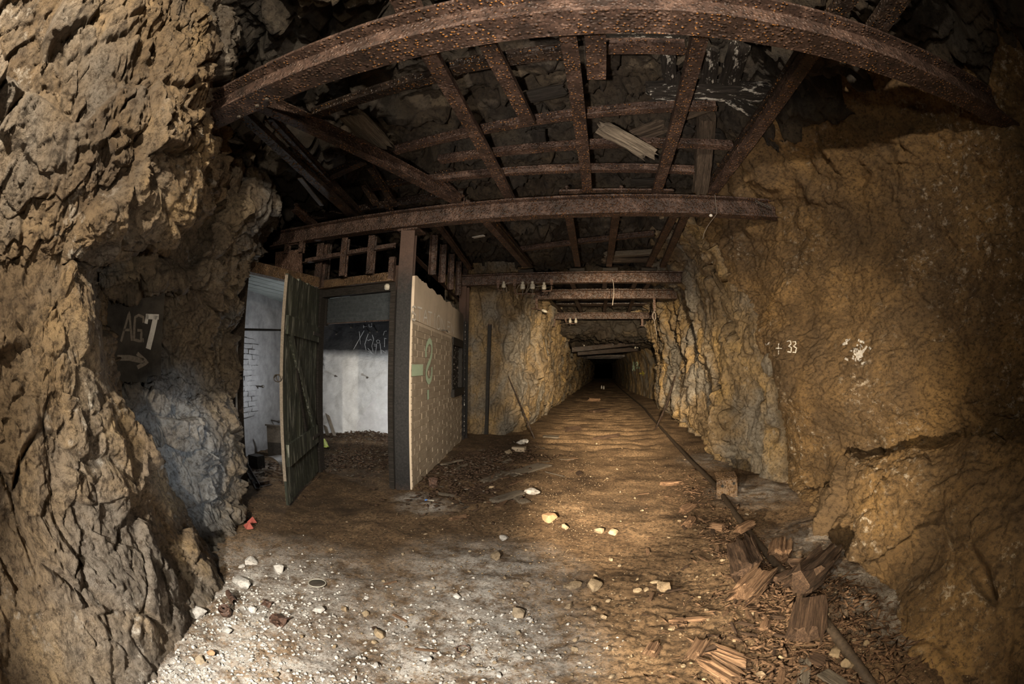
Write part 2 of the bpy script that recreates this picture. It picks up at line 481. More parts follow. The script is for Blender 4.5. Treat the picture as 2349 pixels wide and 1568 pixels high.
ZS = (-0.2, 0.35, 0.9, 1.4, 2.0, 2.6, 3.1, 3.7)
czs = [corner[0], corner[2], corner[4], corner[5], corner[6], corner[7], corner[8], corner[9]]
RT = [[c + np.array([0.25, -0.3, 0]) for c in czs], czs]
for (x, y, top) in [(1.92, 5.75, 0.3), (1.90, 6.6, 0.35), (1.92, 7.6, 0.35), (1.98, 8.8, 0.32), (2.0, 10.2, 0.3), (2.0, 11.8, 0.3), (2.02, 13.6, 0.35), (2.05, 15.2, 0.5), (2.12, 16.3, 0.6), (2.6, 16.9, 0.3), (3.6, 17.3, 0.1)]:
    RT.append([np.array([x - (0.0, 0.02, 0.05, 0.05, 0.3 * top, 0.6 * top, top, 3.0 * top)[i] + (0.12 if i == 0 else 0), y, z]) for i, z in enumerate(ZS)])
loft('wall_right_tunnel', RT, 520, 300, lambda P: ribs(P, 1.0, 3.3), M['rock_tunnel'], toward=(0, 9, 1.4))
RF = []
for (x, y) in [(3.7, 18.2), (3.0, 19.6), (2.5, 21.0), (2.2, 23.5), (1.98, 26), (1.8, 30), (1.7, 40), (1.6, 52), (1.55, 70)]:
    RF.append([np.array([x - (0, 0, 0.05, 0.1, 0.3, 0.9)[i], y, z]) for i, z in enumerate((-0.2, 0.6, 1.2, 1.8, 2.4, 3.0))])
loft('wall_right_far', RF, 200, 70, lambda P: fbm(P / 1.0, 3) * 0.09 + fbm(P / 0.25, 3) * 0.04, M['rock_tunnel'], toward=(0, 26, 1.4))
LT = []
for (x, y, top) in [(-3.4, 8.85, 0), (-2.75, 8.95, 0), (-2.35, 8.95, 0), (-1.98, 9.05, 0.05), (-1.78, 9.6, 0.05), (-1.68, 10.4, 0.1), (-1.66, 11.4, 0.1), (-1.70, 12.6, 0.1), (-1.78, 13.8, 0.15), (-1.82, 15.2, 0.3), (-1.80, 16.5, 0.5), (-1.82, 18.5, 0.3), (-1.85, 22, 0.3), (-1.85, 26, 0.3), (-1.75, 34, 0.3), (-1.6, 48, 0.3), (-1.5, 70, 0.3)]:
    LT.append([np.array([x + (0.0, 0.02, 0.05, 0.05, 0.3 * top, 0.6 * top, top, 3.0 * top)[i] - (0.12 if i == 0 else 0), y, z]) for i, z in enumerate(ZS)])
loft('wall_left_tunnel', LT, 620, 260, lambda P: ribs(P, 0.85, 6.1) * np.clip((P[:, 0] + 3.4) / 1.4, 0.35, 1), M['rock_tunnel'], toward=(0, 14, 1.4))

# roof over the chamber and the tunnel
CR = []
for (y, dz) in [(-2.6, -0.2), (-1.2, 0.0), (0.2, 0.0), (1.5, 0.05), (2.8, 0.1), (4.2, 0.08), (5.6, 0.1), (7.0, 0.05), (8.4, 0.1), (9.6, 0.0)]:
    CR.append([np.array([x, y, z + (dz if z > 2.5 else 0)]) for x, z in ((-6.0, -0.1), (-5.9, 1.6), (-5.6, 2.7), (-4.8, 3.35), (-3.5, 3.6), (-2.2, 3.65), (-0.9, 3.68), (0.4, 3.68), (1.5, 3.6), (2.6, 3.42), (3.7, 3.15), (4.8, 2.6))])


def roof_disp(P):
    Q = P / np.array([0.75, 0.75, 0.5]) + 0.4 * np.stack([fbm(P / 0.7 + 2, 2), fbm(P / 0.7 + 5, 2), fbm(P / 0.7 + 8, 2)], 1)
    f1, f2, r = worley(Q)
    d = (r - 0.55) * 0.34 * np.clip((f2 - f1) / 0.15, 0, 1) ** 0.6 - 0.16 * np.exp(-((f2 - f1) / 0.08) ** 2)
    Q = np.stack([P[:, 0] / 0.4, P[:, 1] / 0.16, P[:, 2] / 0.3], 1)
    d += fbm(Q, 3, ridged=True) * 0.04 + fbm(P / 0.10, 3, ridged=True) * 0.025
    d += facets(P, 0.30, 0.04, 0.45, 0.04, 4.0) + facets(P, 0.11, 0.01, 0.35, 0.008, 8.0)
    return d


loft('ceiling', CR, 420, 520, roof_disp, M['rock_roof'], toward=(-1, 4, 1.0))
CT = []
for (y, z) in [(9.3, 3.62), (10.6, 3.6), (12.0, 3.6), (13.6, 3.55), (14.8, 3.45), (15.6, 3.05), (16.2, 2.72), (17.5, 2.72), (20, 2.68), (25, 2.62), (35, 2.55), (50, 2.5), (70, 2.5)]:
    CT.append([np.array([x, y, z - 0.035 * abs(x) ** 2 - (0.5 if abs(x) > 2.5 and y > 15 else 0)]) for x in (-3.2, -2.2, -1.2, -0.4, 0.4, 1.2, 2.2, 3.4, 4.2)])
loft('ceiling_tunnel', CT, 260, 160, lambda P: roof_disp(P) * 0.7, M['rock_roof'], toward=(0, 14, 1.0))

# ------------------------------------------------------------------ ground
def ground_z(X, Y):
    """height of the trodden ground"""
    P = np.stack([X, Y, np.zeros_like(X)], 1)
    z = fbm(P / 1.1, 3) * 0.03 + fbm(P / 0.25 + 3, 3) * 0.018
    # sleeper ripples of the lifted track
    rip = np.clip((Y - 6.5) / 2.5, 0, 1) * np.clip((1.35 - np.abs(X + 0.05)) / 0.3, 0, 1)
    wob = fbm(P / np.array([0.9, 0.5, 1]), 2) * 0.25
    z += rip * (np.abs(np.sin(PI * (Y + wob) / 0.62)) ** 5) * -0.09
    # shallow trough for the rope on the right, toe bank beyond
    z += 0.05 * np.clip((X - 1.75) / 0.4, 0, 1) * np.clip((6 - Y) / 2, 0, 1)
    # rubble bank along the left spur
    lb = np.clip(1 - np.abs(X + 1.75 + 0.35 * (1.0 - Y)) / 0.55, 0, 1) * np.clip((2.4 - Y) / 1.0, 0, 1)
    z += 0.05 * lb
    # bank by the store wall and rotted timber mound on the right
    z += 0.06 * np.exp(-(((X + 1.75) / 0.45) ** 2 + ((Y - 5.6) / 1.1) ** 2))
    z += 0.09 * np.exp(-(((X - 1.35) / 0.5) ** 2 + ((Y - 1.9) / 0.6) ** 2))
    # litter heap inside the store
    z += 0.16 * np.exp(-(((X + 4.1) / 1.3) ** 2 + ((Y - 7.1) / 0.5) ** 2))
    return z


def gz(x, y):
    return float(ground_z(np.array([x], float), np.array([y], float))[0])


def make_ground():
    nr, na = 640, 620
    r = 0.35 * (72 / 0.35) ** (np.linspace(0, 1, nr) ** 1.25)
    r = np.concatenate([[0.05], r]); nr += 1
    a = np.radians(np.linspace(-112, 112, na))
    Rg, Ag = np.meshgrid(r, a, indexing='ij')
    X = (Rg * np.sin(Ag)).ravel(); Y = (Rg * np.cos(Ag)).ravel()
    keep = None
    X = np.clip(X, -8, 8)
    P = np.stack([X, Y, np.zeros_like(X)], 1)
    z = ground_z(X, Y)
    near = np.clip(1 - np.hypot(X, Y) / 9, 0, 1)
    f1, f2, rr = worley(P / 0.055 + 3)
    z += near * np.clip(0.5 - f1, 0, 1) * (rr > 0.55) * 0.022
    lw = np.clip((-0.4 - X) / 0.6, 0, 1) * np.clip((3.0 - Y) / 0.8, 0, 1)
    f1, f2, rr = worley(P / 0.03 + 9)
    z += lw * np.clip(0.6 - f1, 0, 1) * (rr > 0.35) * 0.018
    z += near * fbm(P / 0.06, 3) * 0.012
    # rippled dried mud across the way
    Q = np.stack([X / 0.35, Y / 0.07, X * 0], 1)
    z += near * np.clip((X + 0.2) / 0.4, 0, 1) * fbm(Q, 3, ridged=True) * 0.012
    P[:, 2] = z
    return mesh_obj('floor', P, grid_faces(nr, na)[:, ::-1].copy(), M['ground'], smooth=True)


def ground_mat():
    t = NT('earth floor with lime dust')
    n1 = t.noise(1.6, 7, 0.66)
    base = t.ramp(n1, [(0.34, (0.10, 0.062, 0.034)), (0.5, (0.26, 0.167, 0.092)), (0.66, (0.40, 0.265, 0.15))])
    n3 = t.noise(34, 6, 0.75)
    base = t.mix(t.ramp(n3, [(0.40, 0.9), (0.54, 0.0)]), base, (0.055, 0.037, 0.022))

    def total(spots):
        s = None
        for c, r, w in spots:
            m = t.math('MULTIPLY', t.near(c, r, 0.6), w)
            s = m if s is None else t.math('MAXIMUM', s, m)
        return s
    # dark sodden litter along the store wall, in the store, and a coaly patch
    dk = total([((-1.75, 5.6, 0), 0.75, 1.0), ((-1.5, 7.2, 0), 0.8, 0.9), ((-2.2, 8.2, 0), 0.7, 0.8), ((-3.6, 5.6, 0), 2.2, 1.0), ((-4.6, 3.9, 0), 1.2, 0.8), ((0.25, 4.35, 0), 0.28, 0.7), ((-1.6, 4.4, 0), 0.6, 0.6), ((-1.5, 2.9, 0), 0.9, 0.45), ((1.4, 1.8, 0), 0.55, 0.6), ((-0.9, 1.9, 0), 0.5, 0.5), ((-1.7, 2.1, 0), 0.5, 0.6), ((-2.7, 3.3, 0), 0.8, 0.8)])
    dn = t.ramp(t.noise(4.5, 7, 0.7), [(0.38, 0.0), (0.56, 1.0)])
    base = t.mix(t.math('MULTIPLY', dk, t.math('ADD', t.math('MULTIPLY', dn, 0.65), 0.3)), base, (0.055, 0.038, 0.024))
    # lime dust and plaster crumbs
    wh = total([((-1.35, 0.55, 0), 0.95, 1.0), ((-0.72, 0.75, 0), 0.6, 0.95), ((-0.62, 1.75, 0), 0.52, 0.95), ((-0.55, 1.25, 0), 0.42, 0.9), ((-0.72, 2.2, 0), 0.42, 0.85), ((-1.9, 1.55, 0), 0.75, 0.85), ((-0.75, 2.65, 0), 0.5, 0.75), ((-1.65, 3.85, 0), 0.22, 0.7), ((-1.95, 4.12, 0), 0.16, 0.9), ((1.85, 4.6, 0), 0.45, 0.8), ((1.85, 3.0, 0), 0.4, 0.7), ((1.9, 2.4, 0), 0.4, 0.7), ((1.8, 1.75, 0), 0.35, 0.7), ((1.9, 6.6, 0), 0.5, 0.6), ((-4.4, 3.9, 0), 0.5, 0.4)])
    wn = t.ramp(t.noise(5.5, 6, 0.78), [(0.40, 0.0), (0.57, 1.0)])
    wg = t.ramp(t.noise(60, 4, 0.8), [(0.38, 0.0), (0.52, 1.0)])
    fac = t.math('MULTIPLY', wh, t.math('MULTIPLY', t.math('ADD', t.math('MULTIPLY', wn, 0.93), 0.07), t.math('ADD', t.math('MULTIPLY', wg, 0.8), 0.2)))
    base = t.mix(fac, base, t.mix(t.noise(18, 4, 0.7), (0.58, 0.54, 0.49), (0.86, 0.83, 0.78)))
    # scattered pale grit
    v = t.voro(42); vr = t.voro(42, 'F1', 'Color')
    sp = t.math('MULTIPLY', t.math('LESS_THAN', v, 0.22), t.math('GREATER_THAN', t.ramp(vr, [(0, 0.0), (1, 1.0)]), 0.72))
    base = t.mix(t.math('MULTIPLY', sp, 0.8), base, (0.52, 0.42, 0.28))
    b = t.bump(t.noise(55, 5, 0.8), 0.9, 0.025)
    return t.end(base, 0.9, b, 0.2)


M['ground'] = ground_mat()
fl = make_ground(); fl['kind'] = 'structure'

# ------------------------------------------------------------------ more materials
def rust_mat(name, dark, mid, dust, drops=0.6, rough=0.55):
    t = NT(name)
    n1 = t.noise(7, 8, 0.7)
    base = t.ramp(n1, [(0.34, dark), (0.52, mid), (0.68, dust)])
    n2 = t.noise(60, 5, 0.75)
    base = t.mix(t.ramp(n2, [(0.40, 0.75), (0.54, 0.0)]), base, tuple(c * 0.35 for c in dark))
    # rust blisters and wet drops, thickest on faces that look down
    v = t.voro(52, 'F1'); vc = t.voro(52, 'F1', 'Color')
    pick = t.math('GREATER_THAN', t.ramp(vc, [(0, 0.0), (1, 1.0)]), 0.52)
    dot = t.math('LESS_THAN', v, 0.30)
    nz = t.n('ShaderNodeSeparateXYZ'); t.t.links.new(t.geo.outputs['True Normal'], nz.inputs[0])
    down = t.math('ADD', t.math('MULTIPLY', t.math('MULTIPLY', nz.outputs[2], -1.0), 0.85, True), 0.15)
    big = t.ramp(t.noise(3.2, 3, 0.6), [(0.4, 0.15), (0.6, 1.0)])
    msk = t.math('MULTIPLY', t.math('MULTIPLY', t.math('MULTIPLY', pick, dot), down), t.math('MULTIPLY', big, drops))
    base = t.mix(msk, base, t.mix(t.noise(20, 2, 0.5), (0.62, 0.20, 0.02), (0.85, 0.42, 0.10)))
    hgt = t.math('ADD', t.math('MULTIPLY', n2, 0.6), t.math('MULTIPLY', t.math('MULTIPLY', t.math('SUBTRACT', 0.3, v), pick), 2.5))
    b = t.bump(hgt, 0.65, 0.012)
    return t.end(base, t.math('SUBTRACT', rough, t.math('MULTIPLY', msk, 0.3)), b, 0.5)


M['rust'] = rust_mat('rusted steel', (0.026, 0.016, 0.012), (0.072, 0.042, 0.031), (0.165, 0.105, 0.08))
M['rust_dark'] = rust_mat('dark damp rusted steel', (0.014, 0.010, 0.008), (0.036, 0.024, 0.018), (0.075, 0.05, 0.037), 0.8, 0.4)
M['rust_red'] = rust_mat('red rusted sheet', (0.06, 0.033, 0.023), (0.125, 0.07, 0.048), (0.21, 0.13, 0.095), 0.15)
M['rust_ochre'] = rust_mat('ochre rusted steel', (0.06, 0.036, 0.02), (0.14, 0.085, 0.044), (0.23, 0.145, 0.075), 0.2)


def post_mat():
    t = NT('sooty painted steel post')
    sz = t.n('ShaderNodeSeparateXYZ'); t.t.links.new(t.geo.outputs['Position'], sz.inputs[0])
    z = t.math('ADD', sz.outputs[2], t.math('MULTIPLY', t.noise(6, 6, 0.7), 0.6))
    n = t.noise(50, 6, 0.75)
    soot = t.mix(t.ramp(n, [(0.4, 0.0), (0.75, 1.0)]), (0.004, 0.004, 0.004), (0.028, 0.026, 0.026))
    rust = t.mix(n, (0.035, 0.021, 0.016), (0.13, 0.08, 0.06))
    hi = t.math('MULTIPLY', t.math('SUBTRACT', z, 2.55), 2.2, True)
    lo = t.math('MULTIPLY', t.math('SUBTRACT', 0.42, z), 2.0, True)
    c = t.mix(t.math('MAXIMUM', hi, lo), soot, rust)
    return t.end(c, 0.6, t.bump(n, 0.4, 0.006), 0.25)


M['post'] = post_mat()


def wood_mat(name, a, b, c, obj=True, scale=(3, 3, 30), flakes=None, rough=0.85):
    """streaky weathered timber; grain along local X"""
    t = NT(name)
    p = t.pos((1.2, 22, 22), obj)
    n1 = t.noise(3.0, 8, 0.7, p, 0.4)
    base = t.ramp(n1, [(0.32, a), (0.5, b), (0.68, c)])
    n2 = t.noise(9, 6, 0.75, p)
    base = t.mix(t.ramp(n2, [(0.36, 0.8), (0.5, 0.0)]), base, tuple(x * 0.3 for x in a))
    if flakes:
        n3 = t.noise(7, 7, 0.72, t.pos((1.0, 2.5, 2.5), obj))
        base = t.mix(t.ramp(n3, [(0.55, 0.0), (0.60, 1.0)]), base, flakes)
    return t.end(base, rough, t.bump(n2, 0.8, 0.015), 0.25)


M['wood_rot'] = wood_mat('rotten red brown timber', (0.075, 0.04, 0.022), (0.21, 0.125, 0.072), (0.42, 0.27, 0.165))
M['wood_rot_dark'] = wood_mat('dark rotten timber', (0.03, 0.018, 0.011), (0.085, 0.052, 0.033), (0.18, 0.112, 0.07))
M['wood_grey'] = wood_mat('grey weathered board', (0.09, 0.072, 0.054), (0.18, 0.15, 0.115), (0.30, 0.255, 0.20))
M['wood_black'] = wood_mat('blackened timber', (0.012, 0.010, 0.009), (0.03, 0.026, 0.022), (0.06, 0.05, 0.045))
M['wood_flaky'] = wood_mat('black timber with flaking white paint', (0.012, 0.010, 0.009), (0.03, 0.026, 0.022), (0.06, 0.05, 0.045), flakes=(0.62, 0.60, 0.55))
M['wood_brown'] = wood_mat('brown split timber', (0.035, 0.026, 0.019), (0.09, 0.068, 0.05), (0.18, 0.135, 0.10))


def door_mat():
    t = NT('flaking green black door boards')
    p = t.pos((14, 14, 1.0), False)
    n = t.noise(2.2, 9, 0.75, p, 0.5)
    base = t.ramp(n, [(0.35, (0.014, 0.016, 0.013)), (0.5, (0.045, 0.05, 0.04)), (0.64, (0.11, 0.12, 0.095))])
    n2 = t.noise(1.7, 8, 0.7, t.pos((9, 9, 1.6), False), 0.6)
    base = t.mix(t.ramp(n2, [(0.53, 0.0), (0.63, 0.8)]), base, (0.36, 0.37, 0.32))
    n3 = t.noise(4, 5, 0.7, t.pos((10, 10, 0.7), False))
    base = t.mix(t.ramp(n3, [(0.52, 0.0), (0.66, 0.55)]), base, (0.13, 0.14, 0.07))
    return t.end(base, 0.75, t.bump(t.noise(8, 6, 0.75, p), 0.8, 0.012), 0.3)


M['door'] = door_mat()


def simple(name, a, b, scale=20, rough=0.8, bump=0.4, spec=0.3, metal=0.0, dist=0.01):
    t = NT(name); n = t.noise(scale, 7, 0.7)
    return t.end(t.mix(t.ramp(n, [(0.3, 0.0), (0.7, 1.0)]), a, b), rough, t.bump(n, bump, dist), spec, metal)


def wash_mat(name, c1, c2, dirt, sooty=None):
    t = NT(name)
    n = t.noise(5, 8, 0.68)
    base = t.mix(t.ramp(n, [(0.35, 0.0), (0.65, 1.0)]), c1, c2)
    n2 = t.noise(1.8, 7, 0.7, None, 0.4)
    base = t.mix(t.ramp(n2, [(0.52, 0.0), (0.72, 0.6)]), base, dirt)
    if sooty:
        base = t.mix(t.math('MULTIPLY', t.near(*sooty), 0.9), base, (0.045, 0.038, 0.033))
    b = t.bump(t.noise(38, 7, 0.75), 0.5, 0.012)
    return t.end(base, 0.85, b, 0.25)


WA, WB = np.array([-2.06, 4.39]), np.array([-2.67, 8.0])          # tunnel face of the brick wall
_wl = float(np.linalg.norm(WB - WA)); _wd = (WB - WA) / _wl
_soot = (float((WA + _wd * 3.4)[0]), float((WA + _wd * 3.4)[1]), 2.25)
M['brick'] = wash_mat('limewashed brick', (0.29, 0.235, 0.172), (0.38, 0.312, 0.235), (0.18, 0.145, 0.105), (_soot, 0.5, 0.6))
M['mortar'] = wash_mat('limewash in the joints', (0.50, 0.42, 0.32), (0.58, 0.485, 0.375), (0.24, 0.19, 0.14), (_soot, 0.5, 0.6))
M['paint_green'] = simple('pale green paint', (0.42, 0.56, 0.40), (0.55, 0.68, 0.50), 30, 0.7, 0.3)
M['chalk'] = simple('white lettering', (0.60, 0.57, 0.51), (0.80, 0.77, 0.71), 60, 0.9, 0.3)
M['chalk_dim'] = simple('worn lettering', (0.15, 0.125, 0.098), (0.31, 0.265, 0.21), 60, 0.9, 0.3)
M['scratch'] = simple('scratched plaster', (0.26, 0.26, 0.26), (0.55, 0.55, 0.55), 60, 0.9, 0.3)
M['paint_yellow'] = simple('yellow paint', (0.40, 0.36, 0.05), (0.5, 0.45, 0.08), 30)
M['panel'] = simple('smoky cement render', (0.022, 0.019, 0.016), (0.085, 0.073, 0.058), 5, 0.85, 0.3)
M['black'] = simple('charred black', (0.008, 0.007, 0.006), (0.03, 0.026, 0.022), 30, 0.7, 0.6)
M['slate'] = simple('blue black painted slat', (0.02, 0.024, 0.028), (0.07, 0.08, 0.088), 24, 0.45, 0.3, 0.5)
M['wire'] = simple('dull wire', (0.10, 0.085, 0.07), (0.24, 0.20, 0.16), 40, 0.5, 0.2, 0.5)
M['rope'] = simple('oily steel rope', (0.03, 0.022, 0.015), (0.085, 0.06, 0.04), 40, 0.6, 0.5, 0.4)
M['porcelain'] = simple('grimy porcelain', (0.28, 0.26, 0.21), (0.55, 0.52, 0.44), 30, 0.35, 0.2, 0.6)
M['grey_render'] = simple('grey whitewashed masonry', (0.26, 0.255, 0.26), (0.46, 0.455, 0.46), 6, 0.85, 0.6, 0.25, 0, 0.02)
M['ceil_board'] = simple('pale grey green ceiling board', (0.26, 0.29, 0.28), (0.42, 0.45, 0.43), 5, 0.7, 0.4)
M['iron'] = simple('dark scrap iron', (0.03, 0.025, 0.02), (0.09, 0.075, 0.06), 25, 0.5, 0.5, 0.5)
M['stone'] = rock_mat('loose pale stone', (0.22, 0.155, 0.095), (0.33, 0.25, 0.155), (0.42, 0.33, 0.21), (0.30, 0.275, 0.235), 0.4, 0.3, bump=0.4, fine=70)
M['stone_white'] = rock_mat('white plaster lump', (0.45, 0.42, 0.38), (0.60, 0.57, 0.53), (0.72, 0.70, 0.66), (0.55, 0.53, 0.5), 0.4, 0.3, bump=0.4, fine=70)
M['stone_orange'] = simple('orange brick piece', (0.28, 0.16, 0.085), (0.42, 0.27, 0.155), 14, 0.9, 0.6)


def store_wall_mat():
    """lime plaster, soot and painted shade above head height, painted shadow along the inner corner"""
    t = NT('white plaster with soot and painted shade')
    n = t.noise(6, 8, 0.7)
    base = t.mix(t.ramp(n, [(0.3, 0.0), (0.7, 1.0)]), (0.42, 0.42, 0.42), (0.60, 0.60, 0.59))
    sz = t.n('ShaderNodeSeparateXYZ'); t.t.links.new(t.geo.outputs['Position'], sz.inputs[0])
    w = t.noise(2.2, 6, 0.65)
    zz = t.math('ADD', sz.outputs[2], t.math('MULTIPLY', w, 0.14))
    soot = t.math('MULTIPLY', t.math('SUBTRACT', zz, 1.62), 6.0, True)  # smoke soot, with the shade over the lamp's reach painted in too
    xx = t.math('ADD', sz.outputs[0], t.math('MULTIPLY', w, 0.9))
    left = t.math('MULTIPLY', t.math('SUBTRACT', -4.75, xx), 9.0, True)  # cast shadow down the left border, painted into the plaster colour
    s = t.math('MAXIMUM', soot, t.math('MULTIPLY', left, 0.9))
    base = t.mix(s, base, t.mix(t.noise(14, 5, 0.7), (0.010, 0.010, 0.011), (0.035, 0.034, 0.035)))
    b = t.bump(t.noise(16, 8, 0.7, t.pos((1, 1, 1.6))), 0.7, 0.03)
    return t.end(base, 0.7, b, 0.3)


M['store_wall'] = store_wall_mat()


# ------------------------------------------------------------------ shape generators (V, F)
def prof_i(h, b, tw, tf):
    return [(-b / 2, 0), (b / 2, 0), (b / 2, tf), (tw / 2, tf * 1.5), (tw / 2, h - tf * 1.5), (b / 2, h - tf), (b / 2, h), (-b / 2, h), (-b / 2, h - tf), (-tw / 2, h - tf * 1.5), (-tw / 2, tf * 1.5), (-b / 2, tf)]


def prof_rail(h, foot, head):
    return [(-foot / 2, 0), (foot / 2, 0), (foot / 2, h * .08), (h * .06, h * .2), (h * .06, h * .68), (head / 2, h * .76), (head / 2, h * .94), (head * .36, h), (-head * .36, h), (-head / 2, h * .94), (-head / 2, h * .76), (-h * .06, h * .68), (-h * .06, h * .2), (-foot / 2, h * .08)]


def prof_u(w, h, t):
    """channel, open side up"""
    return [(-w / 2, 0), (w / 2, 0), (w / 2, h), (w / 2 - t, h), (w / 2 - t, t), (-w / 2 + t, t), (-w / 2 + t, h), (-w / 2, h)]


def prof_l(a, b, t):
    return [(-a / 2, 0), (a / 2, 0), (a / 2, t), (-a / 2 + t, t), (-a / 2 + t, b), (-a / 2, b)]


def prof_box(w, h):
    return [(-w / 2, 0), (w / 2, 0), (w / 2, h), (-w / 2, h)]


def prof_round(r, n=10):
    return [(r * math.cos(2 * PI * i / n), r + r * math.sin(2 * PI * i / n)) for i in range(n)]


def sweep(A, B, prof, up=(0, 0, 1), seg=1, wob=0.0, sag=0.0, seed=0):
    """profile (side, up) carried from A to B"""
    A = np.array(A, float); B = np.array(B, float); t = B - A; L = np.linalg.norm(t); t /= L
    up = np.array(up, float); s = np.cross(t, up); s /= np.linalg.norm(s); u = np.cross(s, t)
    n = len(prof); V = []
    rr = np.random.RandomState(seed + 5)
    for i in range(seg + 1):
        f = i / seg; c = A + (B - A) * f - u * sag * 4 * f * (1 - f)
        for (a, b) in prof:
            j = rr.normal(size=2) * wob
            V.append(c + s * (a + j[0]) + u * (b + j[1]))
    Fc = []
    for i in range(seg):
        for k in range(n):
            k2 = (k + 1) % n
            Fc.append((i * n + k, i * n + k2, (i + 1) * n + k2, (i + 1) * n + k))
    Fc.append(tuple(range(n - 1, -1, -1))); Fc.append(tuple(seg * n + k for k in range(n)))
    return np.array(V), Fc


def box(lo, hi):
    x0, y0, z0 = lo; x1, y1, z1 = hi
    V = [(x0, y0, z0), (x1, y0, z0), (x1, y1, z0), (x0, y1, z0), (x0, y0, z1), (x1, y0, z1), (x1, y1, z1), (x0, y1, z1)]
    return np.array(V, float), [(0, 3, 2, 1), (4, 5, 6, 7), (0, 1, 5, 4), (1, 2, 6, 5), (2, 3, 7, 6), (3, 0, 4, 7)]


def quadbox(p, thick):
    """flat slab: four corners and a thickness vector"""
    p = [np.array(q, float) for q in p]; t = np.array(thick, float)
    V = p + [q + t for q in p]
    return np.array(V), [(3, 2, 1, 0), (4, 5, 6, 7), (0, 1, 5, 4), (1, 2, 6, 5), (2, 3, 7, 6), (3, 0, 4, 7)]


def join(parts):
    V, Fc, o = [], [], 0
    for v, f in parts:
        V.append(np.asarray(v)); Fc += [tuple(i + o for i in q) for q in f]; o += len(v)
    return np.concatenate(V), Fc


def tube(pts, r, n=8, cap=True):
    pts = [np.array(p, float) for p in pts]; V = []; Fc = []; K = len(pts)
    rs = r if hasattr(r, '__len__') else [r] * K
    ref = np.array([0.13, 0.21, 0.97])
    for i, p in enumerate(pts):
        t = pts[min(i + 1, K - 1)] - pts[max(i - 1, 0)]; t /= max(np.linalg.norm(t), 1e-9)
        a = np.cross(t, ref)
        if np.linalg.norm(a) < 1e-3: a = np.cross(t, [1, 0, 0])
        a /= np.linalg.norm(a); b = np.cross(t, a)
        for k in range(n):
            an = 2 * PI * k / n; V.append(p + rs[i] * (a * math.cos(an) + b * math.sin(an)))
    for i in range(K - 1):
        for k in range(n):
            k2 = (k + 1) % n; Fc.append((i * n + k, i * n + k2, (i + 1) * n + k2, (i + 1) * n + k))
    if cap: Fc.append(tuple(range(n - 1, -1, -1))); Fc.append(tuple((K - 1) * n + k for k in range(n)))
    return np.array(V), Fc


def lathe(c, prof, n=14, axis='z', tilt=None):
    V = []; Fc = []; c = np.array(c, float); K = len(prof)
    for (r, z) in prof:
        for k in range(n):
            a = 2 * PI * k / n; V.append((r * math.cos(a), r * math.sin(a), z))
    for i in range(K - 1):
        for k in range(n):
            k2 = (k + 1) % n; Fc.append((i * n + k, i * n + k2, (i + 1) * n + k2, (i + 1) * n + k))
    Fc.append(tuple(range(n - 1, -1, -1))); Fc.append(tuple((K - 1) * n + k for k in range(n)))
    V = np.array(V)
    if tilt is not None: V = V @ np.array(tilt.to_matrix()).T
    return V + c, Fc


# ------------------------------------------------------------------ roof steel
def steel(name, label, A, B, prof, mat='rust', cat='beam', group=None, up=(0, 0, 1), seg=6, wob=0.0012, sag=0.0):
    V, Fc = sweep(A, B, prof, up, seg, wob, sag, len(bpy.data.objects))
    o = mesh_obj(name, V, Fc, M[mat])
    return tag(o, label, cat, group)


IB = prof_i(0.22, 0.18, 0.02, 0.02)
IB2 = prof_i(0.21, 0.13, 0.016, 0.018)
RL = prof_rail(0.10, 0.085, 0.05)
RLs = prof_rail(0.085, 0.07, 0.042)
UC = prof_u(0.10, 0.05, 0.012)
BZ = 2.96
big_beam = steel('girder', 'massive rusted steel girder with orange blisters, spanning from rock to rock above the open ground', (-2.55, 1.50, 2.95), (3.45, 1.50, 2.98), IB, 'rust', seg=24, wob=0.002)
for (px, py) in [(548, 268), (590, 243), (612, 228)]:
    p = onZ(px, py, 2.945)
    part('bolt_head', *lathe(p + np.array([0, 0, -0.008]), [(0.012, 0), (0.016, 0.004), (0.016, 0.012)], 8), M['iron'], big_beam)
g2 = steel('girder', 'long rusted girder resting on the store corner post and let into the smooth rock', (-4.55, 4.35, 2.98), (2.12, 4.35, 3.01), IB2, 'rust', seg=24, wob=0.0015)
g3 = steel('girder', 'rusted girder carrying four porcelain insulators on hooks', (-2.72, 8.0, 3.0), (1.66, 8.0, 3.0), IB2, 'rust', seg=12)
g4 = steel('girder', 'thinner rusted girder with a single long strap hanger at either end', (-1.75, 9.85, 3.0), (1.72, 9.85, 3.0), IB2, 'rust', seg=12)
g5 = steel('girder', 'rusted girder just before the roof drops, with small insulators below', (-1.95, 13.85, 3.0), (1.72, 13.85, 3.0), IB2, 'rust', seg=12)
steel('girder', 'dark slanting girder under the low lintel of the far drift', (-1.4, 19.5, 2.18), (2.3, 20.5, 2.62), IB2, 'rust_dark', seg=4)
steel('girder', 'second dark slanting girder just behind the first in the far drift', (-1.3, 22.0, 2.12), (2.2, 23.0, 2.40), IB2, 'rust_dark', seg=4)
for i, y in enumerate((30.0, 32.5, 35.0)):
    steel('girder', 'thin faint girder deep in the dark drift', (-1.7, y, 2.28 - 0.0 * i), (1.5, y, 2.28), prof_i(0.14, 0.12, 0.012, 0.014), 'rust_dark', group='faint girders deep in the drift', seg=2)

LZ = 3.225
def lengthwise(label, a, b, prof=RL, mat='rust', z=LZ, ext=(0.12, 0.12), group=None, name='roof_rail', zb=None):
    A = onZ(*a, z); B = onZ(*b, z if zb is None else zb); d = (B - A) / np.linalg.norm(B - A)
    return steel(name, label, A - d * ext[0], B + d * ext[1], prof, mat, 'rail', group)


